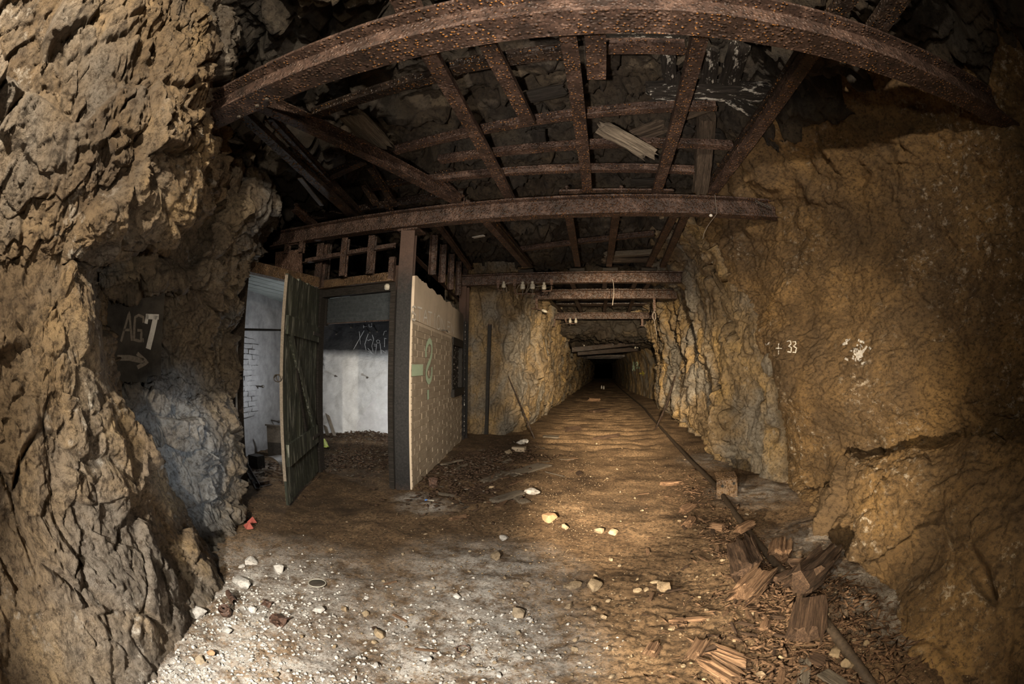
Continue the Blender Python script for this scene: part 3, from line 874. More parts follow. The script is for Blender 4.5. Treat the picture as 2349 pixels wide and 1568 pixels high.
lengthwise('dark flat channel running from the big girder to the girder above the store door', (575, 285), (812, 502), UC, 'rust_dark', ext=(0.35, 0.1))
lengthwise('rusted rail crossing just behind the dark flat channel, head upward', (640, 300), (842, 512), RLs, 'rust_dark', z=3.30, ext=(0.2, 0.1))
lengthwise('long slanting girder rail with bolt holes over the store roof', (640, 268), (1045, 466), prof_i(0.12, 0.10, 0.012, 0.012), 'rust', ext=(0.3, 0.1))
lengthwise('wide rail thick with orange blisters between the two great girders', (985, 130), (1168, 455), UC, 'rust', ext=(0.2, 0.1))
lengthwise('short blistered rail whose end sits on a thin cross rail', (1118, 105), (1213, 287), UC, 'rust', ext=(0.2, 0.0))
lengthwise('straight blistered rail ending above the bolted strip', (1302, 82), (1347, 432), UC, 'rust', ext=(0.2, 0.1))
lengthwise('stub of blistered channel hanging short behind the big girder', (1366, 78), (1369, 183), prof_u(0.12, 0.05, 0.012), 'rust', z=3.2, ext=(0.2, 0.0))
lengthwise('shiny damp rail slanting past the split timber', (1606, 92), (1508, 438), UC, 'rust', ext=(0.2, 0.1))
lengthwise('outermost damp double rail slanting towards the smooth rock', (1862, 130), (1640, 438), UC, 'rust', ext=(0.2, 0.1))
lengthwise('damp rail leaning tight beside the outermost double rail', (1842, 128), (1622, 440), RLs, 'rust_dark', z=3.28, ext=(0.2, 0.1))
lengthwise('broad rail end above the big girder beside the overhanging rock', (893, -60), (955, 60), prof_u(0.14, 0.05, 0.012), 'rust', ext=(0.3, 0.1))
lengthwise('rail above the big girder inner one of the pair leading to the smooth rock', (1985, -40), (1905, 55), UC, 'rust_dark', ext=(0.3, 0.3))
lengthwise('rail above the big girder, outer one of the pair leading to the smooth rock', (2085, -30), (2015, 70), prof_u(0.14, 0.05, 0.012), 'rust_dark', ext=(0.3, 0.2))
# second bay
lengthwise('slim rail behind the hanging stubs in the second bay', (1010, 526), (1078, 618), RLs, 'rust', ext=(0.3, 0.05))
lengthwise('paired channel with rail beside a white flake in the second bay', (1122, 518), (1205, 612), UC, 'rust', ext=(0.3, 0.05))
lengthwise('rail alongside the paired channel in the second bay', (1137, 516), (1218, 612), RLs, 'rust_dark', z=3.27, ext=(0.3, 0.05))
lengthwise('straight blistered rail in the second bay before the fallen slab', (1306, 502), (1325, 610), UC, 'rust', ext=(0.3, 0.05))
lengthwise('blistered rail of the second bay resting on a black timber packer', (1412, 498), (1397, 610), UC, 'rust', ext=(0.3, 0.05))
lengthwise('damp rail of the second bay, inner one of the slanting pair', (1545, 498), (1488, 610), UC, 'rust', ext=(0.3, 0.05))
lengthwise('damp rail of the second bay, outer one of the slanting pair', (1568, 505), (1520, 612), UC, 'rust', ext=(0.3, 0.05))
# third and fourth bay
for (a, b) in [((1312, 648), (1318, 666)), ((1388, 648), (1386, 666)), ((1458, 648), (1450, 666)), ((1490, 648), (1478, 666))]:
    lengthwise('short dark rail bridging the third bay behind the insulators', a, b, UC, 'rust_dark', ext=(0.2, 0.2), group='dark rails of the third bay')
for (a, b) in [((1262, 690), (1288, 716)), ((1322, 690), (1334, 716)), ((1390, 690), (1386, 716)), ((1452, 690), (1442, 716))]:
    lengthwise('dark rail bridging the fourth bay under the plated roof', a, b, UC, 'rust_dark', ext=(0.6, 0.3), group='dark rails of the fourth bay')
for y in (10.9, 12.0, 13.1):
    steel('roof_plank', 'dark plank lining the roof over the fourth bay', (-1.7, y, 3.34), (1.6, y, 3.34), prof_box(0.5, 0.05), 'rust_dark', 'plank', 'roof lining of the fourth bay')

TZ = 3.335
def crosswise(label, a, b, prof=RLs, mat='rust', z=TZ, group=None, name='cross_rail', cat='rail'):
    return steel(name, label, onZ(*a, z), onZ(*b, z), prof, mat, cat, group)


crosswise('thick damp cross rail close behind the big girder, length starting at the overhanging rock', (712, 272), (1000, 182), RL, 'rust_dark')
crosswise('thick damp cross rail close behind the big girder, middle length', (1002, 172), (1290, 128), RL, 'rust_dark')
crosswise('thick damp cross rail close behind the big girder, length under the peeling boards', (1385, 116), (1575, 118), RL, 'rust')
crosswise('slim cross rail carrying the end of the short blistered rail', (905, 352), (1645, 250), RLs, 'rust')
crosswise('cross channel with one broken end in the first bay', (1008, 372), (1680, 340), prof_u(0.09, 0.06, 0.012), 'rust')
crosswise('slim cross rail under the split timber end', (965, 420), (1600, 398), RLs, 'rust')
crosswise('stubby cross rail in the black gap over the store', (752, 412), (835, 374), RL, 'rust_dark')
crosswise('low cross rail close above the store girder', (712, 508), (1062, 448), RLs, 'rust_dark', z=3.36)
crosswise('shorter cross rail in the dark over the store', (850, 437), (1040, 402), RLs, 'rust_dark', z=3.45)
crosswise('slim wet cross rail under the fallen slab in the second bay', (1185, 578), (1502, 541), RLs, 'rust')
# odd upright and tilted pieces over the store
steel('rail_stub', 'short tilted rail stub with a torn blue grey end on the store girder', onZ(675, 482, 3.3), onZ(722, 524, 3.23), prof_rail(0.10, 0.10, 0.05), 'rust', 'rail')
steel('rail_stub', 'thin leaning rail stub in the black gap over the store', onZ(832, 425, 3.42), onZ(862, 472, 3.3), RLs, 'rust_dark', 'rail')
steel('rail_stub', 'longer leaning rail in the black gap over the store', onZ(848, 385, 3.45), onZ(905, 475, 3.3), RLs, 'rust_dark', 'rail')
steel('rail_stub', 'small rail end standing behind the store girder', onZ(882, 463, 3.3), onZ(897, 492, 3.23), RLs, 'rust_dark', 'rail')
steel('rail_stub', 'bent rail end leaning on the slanting girder rail', onZ(1005, 412, 3.36), onZ(1055, 465, 3.25), RLs, 'rust', 'rail')
steel('sheet_strip', 'blue grey torn sheet strip under the dark flat channel', onZ(688, 410, 3.2), onZ(738, 472, 3.2), prof_box(0.05, 0.012), 'iron', 'sheet')
# bolted strip on the second girder
strip = steel('bolted_strip', 'rusted flat strip with two upright bolts on top of the second girder', onY(1283, 442, 4.35), onY(1545, 440, 4.35), prof_l(0.08, 0.05, 0.012), 'rust', 'strip')
for px in (1300, 1426):
    p = onY(px, 441, 4.33)
    part('bolt', *join([tube([p, p + np.array([0, 0, 0.06])], 0.009, 8), lathe(p + np.array([0, 0, 0.055]), [(0.022, 0), (0.024, 0.01), (0.02, 0.02)], 6)]), M['rust'], strip)
nutp = onY(1070, 466, 4.33)
clampo = empty('rail_clamp', nutp); tag(clampo, 'rusted rail clamp with nut beside the bent rail end', 'clamp')
part('plate', *box(nutp + np.array([-.05, -.03, 0]), nutp + np.array([.05, .03, .014])), M['rust'], clampo)
part('nut', *lathe(nutp + np.array([0.01, 0, .014]), [(0.022, 0), (0.022, 0.022)], 6), M['rust'], clampo)
part('bolt', *tube([nutp + np.array([-.03, 0, .0]), nutp + np.array([-.03, 0, .07])], 0.009), M['rust'], clampo)

# packers under the second-bay rails
for (px, lab) in [(1207, 'black timber packer under the paired channel on the insulator girder'), (1324, 'black timber packer under the straight rail on the insulator girder'), (1400, 'thick black timber packer under the middle rail on the insulator girder'), (1488, 'black timber packer under the slanting pair on the insulator girder')]:
    p = onY(px, 617, 7.95); p[2] = 3.212
    tag(mesh_obj('packer', *box(p + np.array([-.14, -.06, 0]), p + np.array([.14, .06, .05])), M['wood_black']), lab, 'packer')

# ------------------------------------------------------------------ surface hits, timber, painted strokes
from mathutils.bvhtree import BVHTree


def bvh_of(o):
    me = o.data; M4 = o.matrix_basis
    n = len(me.vertices); co = np.empty(n * 3); me.vertices.foreach_get('co', co); co = co.reshape(-1, 3) + np.array(M4.translation)
    return BVHTree.FromPolygons(co.tolist(), [tuple(p.vertices) for p in me.polygons])


_bvh = {}


def hit(px, py, name):
    """where the sight line through a pixel meets a wall, with the wall's normal turned to the eye"""
    if name not in _bvh: _bvh[name] = bvh_of(bpy.data.objects[name])
    v = ray(px, py)
    p, n, i, d = _bvh[name].ray_cast(Vector(EYE), Vector(v))
    if p is None: return None, None
    n = np.array(n)
    if n @ v > 0: n = -n
    return np.array(p), n


def timber(name, label, cat, A, B, w, h, mat, seed=0, rag=0.05, amp=0.12, group=None, roll=0.0, seg=18, ring=26, taper=1.0, parent=None):
    """split, worn timber; local X is the grain"""
    A = np.array(A, float); B = np.array(B, float); L = float(np.linalg.norm(B - A))
    rs = np.random.RandomState(seed * 7 + 3)
    V = []; n = ring
    a = np.linspace(0, 2 * PI, n, endpoint=False)
    sq = (1 / np.maximum(np.abs(np.cos(a)), np.abs(np.sin(a)))) ** (0.75 if amp < 0.17 else 0.35)
    if amp >= 0.17: sq = sq * (1 + 0.22 * rs.normal(size=n).clip(-1, 1))
    er = rs.rand(2, n) ** 1.5 * rag * 3.2 * (1 if amp < 0.17 else 1.3)
    er = np.minimum(er, L * 0.3)
    xs = np.linspace(0, 1, seg + 1)
    for i, f in enumerate(xs):
        x = -L / 2 + L * f
        xe = x * np.ones(n)
        xe = xe + er[0] * (1 - f) ** 6 - er[1] * f ** 6
        tp = 1 + (taper - 1) * f
        y = np.cos(a) * sq * w / 2 * tp; z = np.sin(a) * sq * h / 2 * tp
        P = np.stack([xe * 1.2, y * 16, z * 16], 1) + seed * 3.7
        g = 1 + amp * fbm(P, 2) + amp * 1.1 * fbm(np.stack([xe * 3, y * 45, z * 45], 1) + seed, 2, ridged=True) * 0.6
        V.append(np.stack([xe, y * g, z * g], 1))
    V = np.concatenate(V); Fc = []
    for i in range(seg):
        for k in range(n):
            k2 = (k + 1) % n; Fc.append((i * n + k, i * n + k2, (i + 1) * n + k2, (i + 1) * n + k))
    Fc.append(tuple(range(n - 1, -1, -1))); Fc.append(tuple(seg * n + k for k in range(n)))
    o = mesh_obj(name, V, Fc, M[mat], parent, loc=np.zeros(3))
    o.location = (A + B) / 2
    q = Vector((B - A) / L).to_track_quat('X', 'Z')
    o.rotation_mode = 'QUATERNION'; o.rotation_quaternion = q @ Quaternion((1, 0, 0), roll)
    if label: tag(o, label, cat, group)
    return o


def ribbon(pts, nrm, w, lift=0.003):
    """flat painted stroke through world points"""
    pts = np.array(pts); K = len(pts); V = []; Fc = []
    ws = w if hasattr(w, '__len__') else [w] * K
    for i in range(K):
        t = pts[min(i + 1, K - 1)] - pts[max(i - 1, 0)]; t = t / max(np.linalg.norm(t), 1e-9)
        n = nrm[i] if isinstance(nrm, list) else nrm
        s = np.cross(n, t); s /= max(np.linalg.norm(s), 1e-9)
        c = pts[i] + n * lift
        V += [c - s * ws[i] / 2, c + s * ws[i] / 2]
    for i in range(K - 1): Fc.append((2 * i, 2 * i + 2, 2 * i + 3, 2 * i + 1))
    return np.array(V), Fc


def dense(pl, step=6.0):
    out = [pl[0]]
    for a, b in zip(pl[:-1], pl[1:]):
        n = max(1, int(math.hypot(b[0] - a[0], b[1] - a[1]) / step))
        for i in range(1, n + 1): out.append((a[0] + (b[0] - a[0]) * i / n, a[1] + (b[1] - a[1]) * i / n))
    return out


def painted(name, polylines, w, mat, root, plane=None, wall=None, lift=0.003, step=5.0):
    parts = []
    for pl in polylines:
        ww = w
        if isinstance(pl, tuple): pl, ww = pl
        if plane is not None:
            A, B, off = plane
            pts = [onV(x, y, A, B, off) for x, y in dense(pl, step)]
            d = np.array([B[0] - A[0], B[1] - A[1], 0]); n = np.cross(d, [0, 0, 1]); n /= np.linalg.norm(n)
            if n @ (EYE - pts[0]) < 0: n = -n
            parts.append(ribbon(pts, n, ww, lift))
        else:
            pts, ns = [], []
            for x, y in dense(pl, step):
                p, n = hit(x, y, wall)
                if p is not None: pts.append(p); ns.append(n)
            if len(pts) > 1: parts.append(ribbon(pts, ns, ww, lift))
    V, Fc = join(parts)
    return part(name, V, Fc, M[mat], root)


def cr(origin, s, pts):
    return [(origin[0] + x * s, origin[1] + y * s) for x, y in pts]


# ------------------------------------------------------------------ store: brick wall
wang = math.atan2(_wd[1], _wd[0])
W_H = 2.44
_wn = np.array([_wd[1], -_wd[0]])                     # out of the wall, towards the tunnel


def wall_s(px, py):
    p = onV(px, py, WA, WB); return float((p[:2] - WA) @ _wd), float(p[2])


s0, zt = wall_s(1037, 775); s1, zb = wall_s(1061, 905)
z_top = wall_s(1050, 778)[1]; z_bot = wall_s(1050, 903)[1]
WIN = (s0, min(s1, _wl - 0.12), z_bot, z_top)
# core in local coordinates: x along, -y towards the tunnel, z up; with a hole for the hatch
pieces = []
T0, T1 = 0.004, 0.11
for (xa, xb, za, zb_) in [(0, WIN[0], -0.1, 2.0), (WIN[1], _wl, -0.1, 2.0), (WIN[0], WIN[1], -0.1, WIN[2]), (WIN[0], WIN[1], WIN[3], 2.0)]:
    pieces.append(box((xa, T0, za), (xb, T1, zb_)))
Vw, Fw = join(pieces)
brick_wall = mesh_obj('wall_brick', Vw, Fw, M['mortar'], loc=np.zeros(3))
brick_wall.location = (WA[0], WA[1], 0); brick_wall.rotation_euler = (0, 0, wang)
brick_wall['kind'] = 'structure'
# smooth plaster band along the top with a broken edge
nx = 60; xs = np.linspace(0, _wl, nx)
top = W_H + 0.03 * fbm(np.stack([xs * 3, xs * 0, xs * 0], 1), 3) + 0.02 * RNG.rand(nx) - 0.02
Vp = []; Fp = []
for i, x in enumerate(xs):
    Vp += [(x, -0.008, 1.93), (x, -0.008, top[i]), (x, T1 - 0.002, top[i] - 0.015), (x, T1 - 0.002, 1.93)]
for i in range(nx - 1):
    for a, b in ((0, 1), (1, 2), (2, 3), (3, 0)): Fp.append((4 * i + a, 4 * i + b, 4 * i + 4 + b, 4 * i + 4 + a))
Fp += [(0, 3, 2, 1), tuple(4 * nx - 4 + q for q in (0, 1, 2, 3))]
plast = mesh_obj('plaster_band', np.array(Vp), Fp, M['mortar'], brick_wall, loc=np.zeros(3))
# bricks
bl, bh, bt = 0.2255, 0.0625, 0.03
brick_me = []
for kx in range(5):
    v, f = box((-bl / 2, -0.0055, -bh / 2), (bl / 2, bt, bh / 2))
    v = v + RNG.normal(size=v.shape) * np.array([0.002, 0.0006, 0.002])
    me = bpy.data.meshes.new('brick'); me.from_pydata([tuple(q) for q in v], [], f); me.materials.append(M['brick']); brick_me.append(me)
cells = []
nco = int(1.93 / 0.0745)
for c in range(nco):
    z = 0.03 + 0.0745 * (c + 0.5); off = (c % 2) * 0.115; x = -off + 0.115
    while x < _wl + 0.05:
        xa, xb = max(x - bl / 2, 0.004), min(x + bl / 2, _wl - 0.004)
        if xb - xa > 0.012:
            segs = [(xa, xb)]
            if z + bh / 2 > WIN[2] and z - bh / 2 < WIN[3]:
                segs = [(xa, min(xb, WIN[0])), (max(xa, WIN[1]), xb)]
            for a, b in segs:
                if b - a > 0.012: cells.append((a, b, z))
        x += 0.2325
cells.sort(key=lambda q: q[0])
rest = []
for i, (a, b, z) in enumerate(cells):
    if i < 300:
        o = bpy.data.objects.new('brick', brick_me[i % 5]); COL.objects.link(o); o.parent = brick_wall
        o.location = ((a + b) / 2, 0.0025 * math.sin(i * 12.9), z); o.scale = ((b - a) / bl, 1, 1)
    else:
        v, f = box((a, -0.0055 + 0.0025 * math.sin(i * 12.9), z - bh / 2), (b, bt, z + bh / 2)); rest.append((v, f))
if rest:
    o = mesh_obj('brick_rest', *join(rest), M['brick'], brick_wall, loc=np.zeros(3)); o['kind'] = 'stuff'
# hatch in the wall
hx = empty('hatch', (WA[0] + _wd[0] * (WIN[0] + WIN[1]) / 2, WA[1] + _wd[1] * (WIN[0] + WIN[1]) / 2, WIN[2]), wang)
tag(hx, 'charred black wooden hatch frame set in the painted brick wall', 'hatch')
hw = (WIN[1] - WIN[0]) / 2; hh = WIN[3] - WIN[2]
def lpart(name, lo, hi, mat, root):
    v, f = box(lo, hi); return mesh_obj(name, v, f, M[mat], root, loc=np.zeros(3))
lpart('frame_side', (-hw, -0.02, 0), (-hw + 0.05, 0.11, hh), 'black', hx)
lpart('frame_side', (hw - 0.05, -0.02, 0), (hw, 0.11, hh), 'black', hx)
lpart('frame_top', (-hw, -0.03, hh - 0.13), (hw, 0.11, hh), 'black', hx)
lpart('sill', (-hw - 0.04, -0.06, -0.02), (hw, 0.11, 0.11), 'black', hx)
lpart('shutter_board', (-hw + 0.05, 0.05, 0.11), (hw - 0.05, 0.08, hh - 0.13), 'wood_flaky', hx)

# lettering on the brick wall
O3, S3 = (840, 500), 0.1913
O8, S8 = (900, 620), 0.2105
PL = (WA, WB, 0.013)
sg = empty('wall_lettering', (WA[0] + _wd[0] * 1.2, WA[1] + _wd[1] * 1.2, 1.9)); tag(sg, 'thin white capitals STATION EN painted across the top of the brick wall', 'lettering')
sg.location = (float(WA[0] + _wd[0] * 1.2 + _wn[0] * .01), float(WA[1] + _wd[1] * 1.2 + _wn[1] * .01), 1.9)
LET = {
    'letter_s': [[(592, 1072), (572, 1055), (550, 1072), (549, 1120), (572, 1142), (592, 1165), (590, 1215), (570, 1225), (549, 1208)]],
    'letter_t': [[(612, 1066), (668, 1082)], [(640, 1074), (638, 1245)]],
    'letter_a': [[(682, 1242), (710, 1100), (738, 1275)], [(692, 1190), (728, 1198)]],
    'letter_t_second': [[(740, 1122), (788, 1134)], [(765, 1128), (763, 1292)]],
    'letter_i': [[(820, 1138), (818, 1318)]],
    'letter_o': [[(866, 1165), (848, 1190), (844, 1260), (852, 1320), (868, 1335), (884, 1310), (886, 1240), (880, 1180), (866, 1165)]],
    'letter_n': [[(898, 1338), (900, 1195), (938, 1348), (940, 1210)]],
    'letter_e': [[(1006, 1255), (974, 1240), (972, 1358), (1004, 1368)], [(974, 1298), (998, 1304)]],
    'letter_n_second': [[(1018, 1378), (1020, 1275), (1048, 1392), (1050, 1290)]],
}
for nm, pls in LET.items():
    painted(nm.replace('_second', ''), [cr(O3, S3, p) for p in pls], 0.022, 'chalk', sg, plane=PL)
qm = empty('painted_sign', (float(WA[0] + _wd[0] * 0.7 + _wn[0] * .01), float(WA[1] + _wd[1] * 0.7 + _wn[1] * .01), 0.9))
tag(qm, 'pale green painted hook shaped sign with a dot and a bar on the brick wall', 'painted sign')
hook = [(366, 945), (363, 880), (374, 815), (392, 775), (407, 765), (424, 792), (430, 850), (426, 920), (408, 985), (384, 1040), (368, 1100), (370, 1165), (388, 1208), (405, 1208), (422, 1170), (429, 1110), (428, 1052)]
painted('hook_stroke', [cr(O8, S8, hook)], 0.075, 'paint_green', qm, plane=PL)
painted('dot', [(cr(O8, S8, [(388, 1290), (388, 1318), (388, 1345), (388, 1375), (388, 1415)]), None)] if False else [cr(O8, S8, [(388, 1300), (388, 1405)])], 0.10, 'paint_green', qm, plane=PL)
painted('bar', [cr(O8, S8, [(208, 1088), (332, 1082)])], 0.13, 'paint_green', qm, plane=PL)
pg = onV(1011, 757, WA, WB, 0.0)
tag(mesh_obj('wall_spike', *join([tube([pg, pg + np.array([_wn[0], _wn[1], 0]) * 0.10], 0.009, 8), tube([pg + np.array([_wn[0], _wn[1], 0]) * 0.08, pg + np.array([_wn[0], _wn[1], 0]) * 0.08 + np.array([0.0, 0.07, -0.02])], 0.008, 8)]), M['iron']), 'bent iron spike sticking out of the brick wall under the lettering', 'spike')

# ------------------------------------------------------------------ store: posts, headers, door, shutter
pA = onZ(905, 1124); pB = onZ(945, 1126)
pc = (pA + pB) / 2; pd = (pB - pA); pd[2] = 0; pwid = np.linalg.norm(pd); pd /= pwid
corner_post = empty('corner_post', (float(pc[0]), float(pc[1]), 0)); tag(corner_post, 'heavy black steel post at the corner of the store, rusty at its head', 'post')
back = np.array([-0.25, 1, 0]); back /= np.linalg.norm(back)
def hpost(a, w, z0, z1, dr, b=0.20, tf=0.016):
    """upright I: flange on the front, web going back"""
    n = np.array([-dr[1], dr[0], 0]); n = n if n[1] > 0 else -n
    out = []
    for (o0, o1, s0_, s1_) in ((0, tf, -w / 2, w / 2), (tf, b - tf, -tf / 2, tf / 2), (b - tf, b, -w / 2, w / 2)):
        c = [a + dr * s0_ + n * o0, a + dr * s1_ + n * o0, a + dr * s1_ + n * o1, a + dr * s0_ + n * o1]
        V = [(*q[:2], z0) for q in c] + [(*q[:2], z1) for q in c]
        out.append((np.array(V), [(3, 2, 1, 0), (4, 5, 6, 7), (0, 1, 5, 4), (1, 2, 6, 5), (2, 3, 7, 6), (3, 0, 4, 7)]))
    return join(out)
part('shaft', *hpost(pc, float(pwid) * 0.80, -0.05, 2.98, pd, 0.22), M['post'], corner_post)
q = pc - pd * pwid * 0.52 + np.array([0, 0.05, 0])
part('side_angle', *sweep((q[0], q[1], -0.02), (q[0], q[1], 2.55), prof_l(0.07, 0.08, 0.01), (0, 1, 0)), M['post'], corner_post)
part('cap_plate', *box((pc[0] - 0.13, pc[1] - 0.02, 2.955), (pc[0] + 0.13, pc[1] + 0.22, 2.978)), M['rust'], corner_post)
p2a = onZ(1058, 1015); p2b = onZ(1074, 1015)
p2 = np.array([-2.70, 8.02, 0])
far_post = empty('end_post', (float(p2[0]), float(p2[1]), 0)); tag(far_post, 'narrow charred post at the far end of the brick wall under the insulator girder', 'post')
part('shaft', *hpost(p2, 0.15, -0.05, 3.0, np.array([0.99, -0.1, 0]), 0.16, 0.014), M['post'], far_post)
part('peeling_strip', *box((p2[0] + 0.07, p2[1] - 0.015, 0.1), (p2[0] + 0.082, p2[1] + 0.0, 2.3)), M['wood_flaky'], far_post)

HINGE = np.array([-3.55, 4.50]); JAMB = np.array([-3.64, 3.26])
hz = 2.36
door_post = empty('hinge_post', (HINGE[0] + 0.06, HINGE[1] + 0.05, 0)); tag(door_post, 'black timber hinge post with a rusty steel head between the two store openings', 'post')
part('timber', *box((HINGE[0] + 0.0, HINGE[1], -0.03), (HINGE[0] + 0.10, HINGE[1] + 0.10, hz)), M['wood_black'], door_post)
part('steel_head', *hpost(np.array([HINGE[0] + 0.02, HINGE[1] - 0.02, 0]), 0.11, hz, 2.98, np.array([1.0, 0, 0]), 0.10, 0.012), M['rust'], door_post)
jp = empty('door_jamb', (JAMB[0], JAMB[1], 0)); tag(jp, 'grey timber door jamb against the niche rock with a pale edge', 'jamb')
part('timber', *box((JAMB[0] - 0.12, JAMB[1] - 0.06, -0.05), (JAMB[0] + 0.0, JAMB[1] + 0.06, hz + 0.02)), M['wood_brown'], jp)
part('pale_edge', *box((JAMB[0] - 0.004, JAMB[1] - 0.062, 0.5), (JAMB[0] + 0.012, JAMB[1] - 0.045, 1.55)), M['chalk'], jp)  # pale strip along the jamb edge
steel('door_header', 'ochre rusted header channel over the open door', (JAMB[0] - 0.10, JAMB[1] - 0.25, hz + 0.02), (HINGE[0] + 0.02, HINGE[1] - 0.02, hz + 0.02), prof_u(0.12, 0.13, 0.012), 'rust_ochre', 'header', up=(0, 0, 1))
pcj = pc[:2] - pd[:2] * pwid * 0.5
steel('store_header', 'rusted angle header over the store doorway', (HINGE[0] + 0.11, HINGE[1] - 0.02, hz), (pcj[0] - 0.04, pcj[1] + 0.0, hz), prof_l(0.09, 0.12, 0.012), 'rust_ochre', 'header')
lint = tag(mesh_obj('lintel', *quadbox([(HINGE[0] + 0.10, HINGE[1] + 0.02, hz - 0.10), (pcj[0] - 0.03, pcj[1] + 0.04, hz - 0.10), (pcj[0] - 0.03, pcj[1] + 0.04, hz), (HINGE[0] + 0.10, HINGE[1] + 0.02, hz)], (0.0, 0.09, 0)), M['wood_black']), 'black timber lintel over the store doorway', 'lintel')
sj = tag(mesh_obj('store_jamb', *box((pcj[0] - 0.075, pcj[1] + 0.02, -0.03), (pcj[0] - 0.012, pcj[1] + 0.12, hz - 0.1)), M['wood_black']), 'black timber jamb standing against the corner post', 'jamb')
tag(mesh_obj('brace_stub', *box((pcj[0] - 0.10, pcj[1] - 0.02, hz + 0.0), (pcj[0] - 0.03, pcj[1] + 0.03, hz + 0.28)), M['rust']), 'short rusty upright stub on the header against the corner post', 'stub')
cup = onY(888, 658, 4.36)
tag(mesh_obj('cable_holder', *lathe(cup + np.array([0, 0, -0.035]), [(0.02, 0), (0.032, 0.012), (0.034, 0.05), (0.02, 0.07)], 12), M['porcelain']), 'small cream porcelain cable holder on the lintel end', 'cable holder')
# slatted shutter rolled down a little under the lintel
sh = empty('roll_shutter', (-2.95, 4.56, 1.98)); tag(sh, 'blue black slatted shutter let down a little in the store doorway', 'shutter')
for i in range(6):
    z = 2.255 - i * 0.054
    a = np.array([HINGE[0] + 0.10, HINGE[1] + 0.12, z]); b = np.array([pcj[0] - 0.075, pcj[1] + 0.10, z])
    part('slat', *quadbox([a + np.array([0, 0.012, -0.05]), b + np.array([0, 0.012, -0.05]), b, a], (0, 0.014, 0.0)), M['slate'], sh)
part('guide', *box((HINGE[0] + 0.10, HINGE[1] + 0.10, 1.9), (HINGE[0] + 0.125, HINGE[1] + 0.16, 2.27)), M['black'], sh)
part('bottom_bar', *quadbox([(HINGE[0] + 0.10, HINGE[1] + 0.125, 1.925), (pcj[0] - 0.075, pcj[1] + 0.105, 1.925), (pcj[0] - 0.075, pcj[1] + 0.105, 1.937), (HINGE[0] + 0.10, HINGE[1] + 0.125, 1.937)], (0, 0.03, 0)), M['rust'], sh)

# the open door: boards, ledges, brace
DN = onZ(660, 1163)[:2]; DH = HINGE + np.array([0.07, -0.03])
dl = float(np.linalg.norm(DN - DH)); dd = (DN - DH) / dl; dang = math.atan2(dd[1], dd[0])
door = empty('door_1', (DH[0], DH[1], 0.02), dang); door['kind'] = 'structure'
# local x from hinge to free edge; which side faces the eye
side = 1.0 if np.array([-dd[1], dd[0]]) @ (-DH) > 0 else -1.0
dh = 2.22
nb = 7; wb = dl / nb
for i in range(nb):
    v, f = box((i * wb + 0.003, -0.014, 0.03 * math.sin(i * 5.1) * 0.4 + 0.01), ((i + 1) * wb - 0.003, 0.014, dh + 0.12 * (1 - (i + 0.5) / nb) + 0.008 * math.sin(i * 3.3)))
    mesh_obj('plank', v, f, M['door'], door, loc=np.zeros(3))
def face_slab(name, pts, th, mat='door'):
    y0 = side * 0.014
    p = [np.array([x, y0, z]) for x, z in pts]
    v, f = quadbox(p, (0, side * th, 0)); return mesh_obj(name, v, f, M[mat], door, loc=np.zeros(3))
face_slab('ledge', [(0.02, 0.40), (dl - 0.06, 0.38), (dl - 0.06, 0.60), (0.02, 0.62)], 0.03)
face_slab('ledge', [(0.02, 1.66), (dl - 0.04, 1.66), (dl - 0.04, 1.84), (0.02, 1.84)], 0.03)
face_slab('brace', [(0.10, 0.62), (0.22, 0.62), (dl - 0.12, 1.66), (dl - 0.26, 1.66)], 0.028)
face_slab('thin_brace', [(0.55, 0.62), (0.62, 0.62), (dl - 0.30, 1.66), (dl - 0.36, 1.66)], 0.022, 'wood_black')
v, f = box((dl - 0.002, -0.016, 0.25), (dl + 0.008, 0.016, dh)); mesh_obj('pale_edge', v, f, M['chalk_dim'], door, loc=np.zeros(3))  # light catching the free edge, painted as a pale strip
for z in (0.5, 1.75):
    v, f = box((-0.06, side * 0.044, z - 0.02), (0.35, side * 0.052, z + 0.02)); mesh_obj('hinge_strap', v, f, M['iron'], door, loc=np.zeros(3))
ex = np.array([DN[0], DN[1], 1.26]); lp = []
for i in range(26):
    an = i / 25 * 4.2 * PI; lp.append(ex + np.array([-0.03 - 0.05 * math.cos(an) * (1 - i / 60), -0.02 + 0.02 * math.sin(an * .7), 0.035 * math.sin(an)]))
tag(mesh_obj('wire_latch', *tube(lp, 0.005, 6), M['iron']), 'tangled black wire loop tied round the free edge of the open door', 'wire')

# uprights above the store front
def upright(label, x, y0, y1, Y, prof=RLs, mat='rust', group=None):
    a = onY(x, y1, Y); b = onY(x, y0, Y); b[0] = a[0]
    return steel('rail_stub', label, a, b, prof, mat, 'rail', group, up=(0, 1, 0), seg=3)
upright('rail stub standing on the rusty plate under the store girder', 688, 545, 578, 4.30)
upright('thin rail stub at the edge of the rusty plate', 655, 556, 580, 4.30)
upright('rail stub hung on the cross angle above the shutter, nearer the hinge post', 783, 546, 632, 4.30, RL)
upright('rail stub hung on the cross angle above the shutter, nearer the corner post', 846, 540, 627, 4.30, RL)
upright('dim rail stub behind the steel head of the hinge post', 742, 556, 652, 4.60, RL, 'rust_dark')
steel('cross_angle', 'rusted angle running behind the hung stubs above the store doorway', onY(696, 604, 4.36), onY(905, 568, 4.36), prof_l(0.07, 0.07, 0.01), 'rust', 'angle')
steel('cross_angle', 'short thin angle on top of the rusty plate', onY(655, 565, 4.34), onY(682, 560, 4.34), prof_l(0.03, 0.03, 0.008), 'rust', 'angle')
tag(mesh_obj('rusty_plate', *quadbox([onY(630, 650, 4.36), onY(694, 648, 4.36), onY(692, 571, 4.36), onY(632, 578, 4.36)], (0, 0.012, 0)), M['rust_red']), 'square red rusted steel plate above the open door', 'plate')
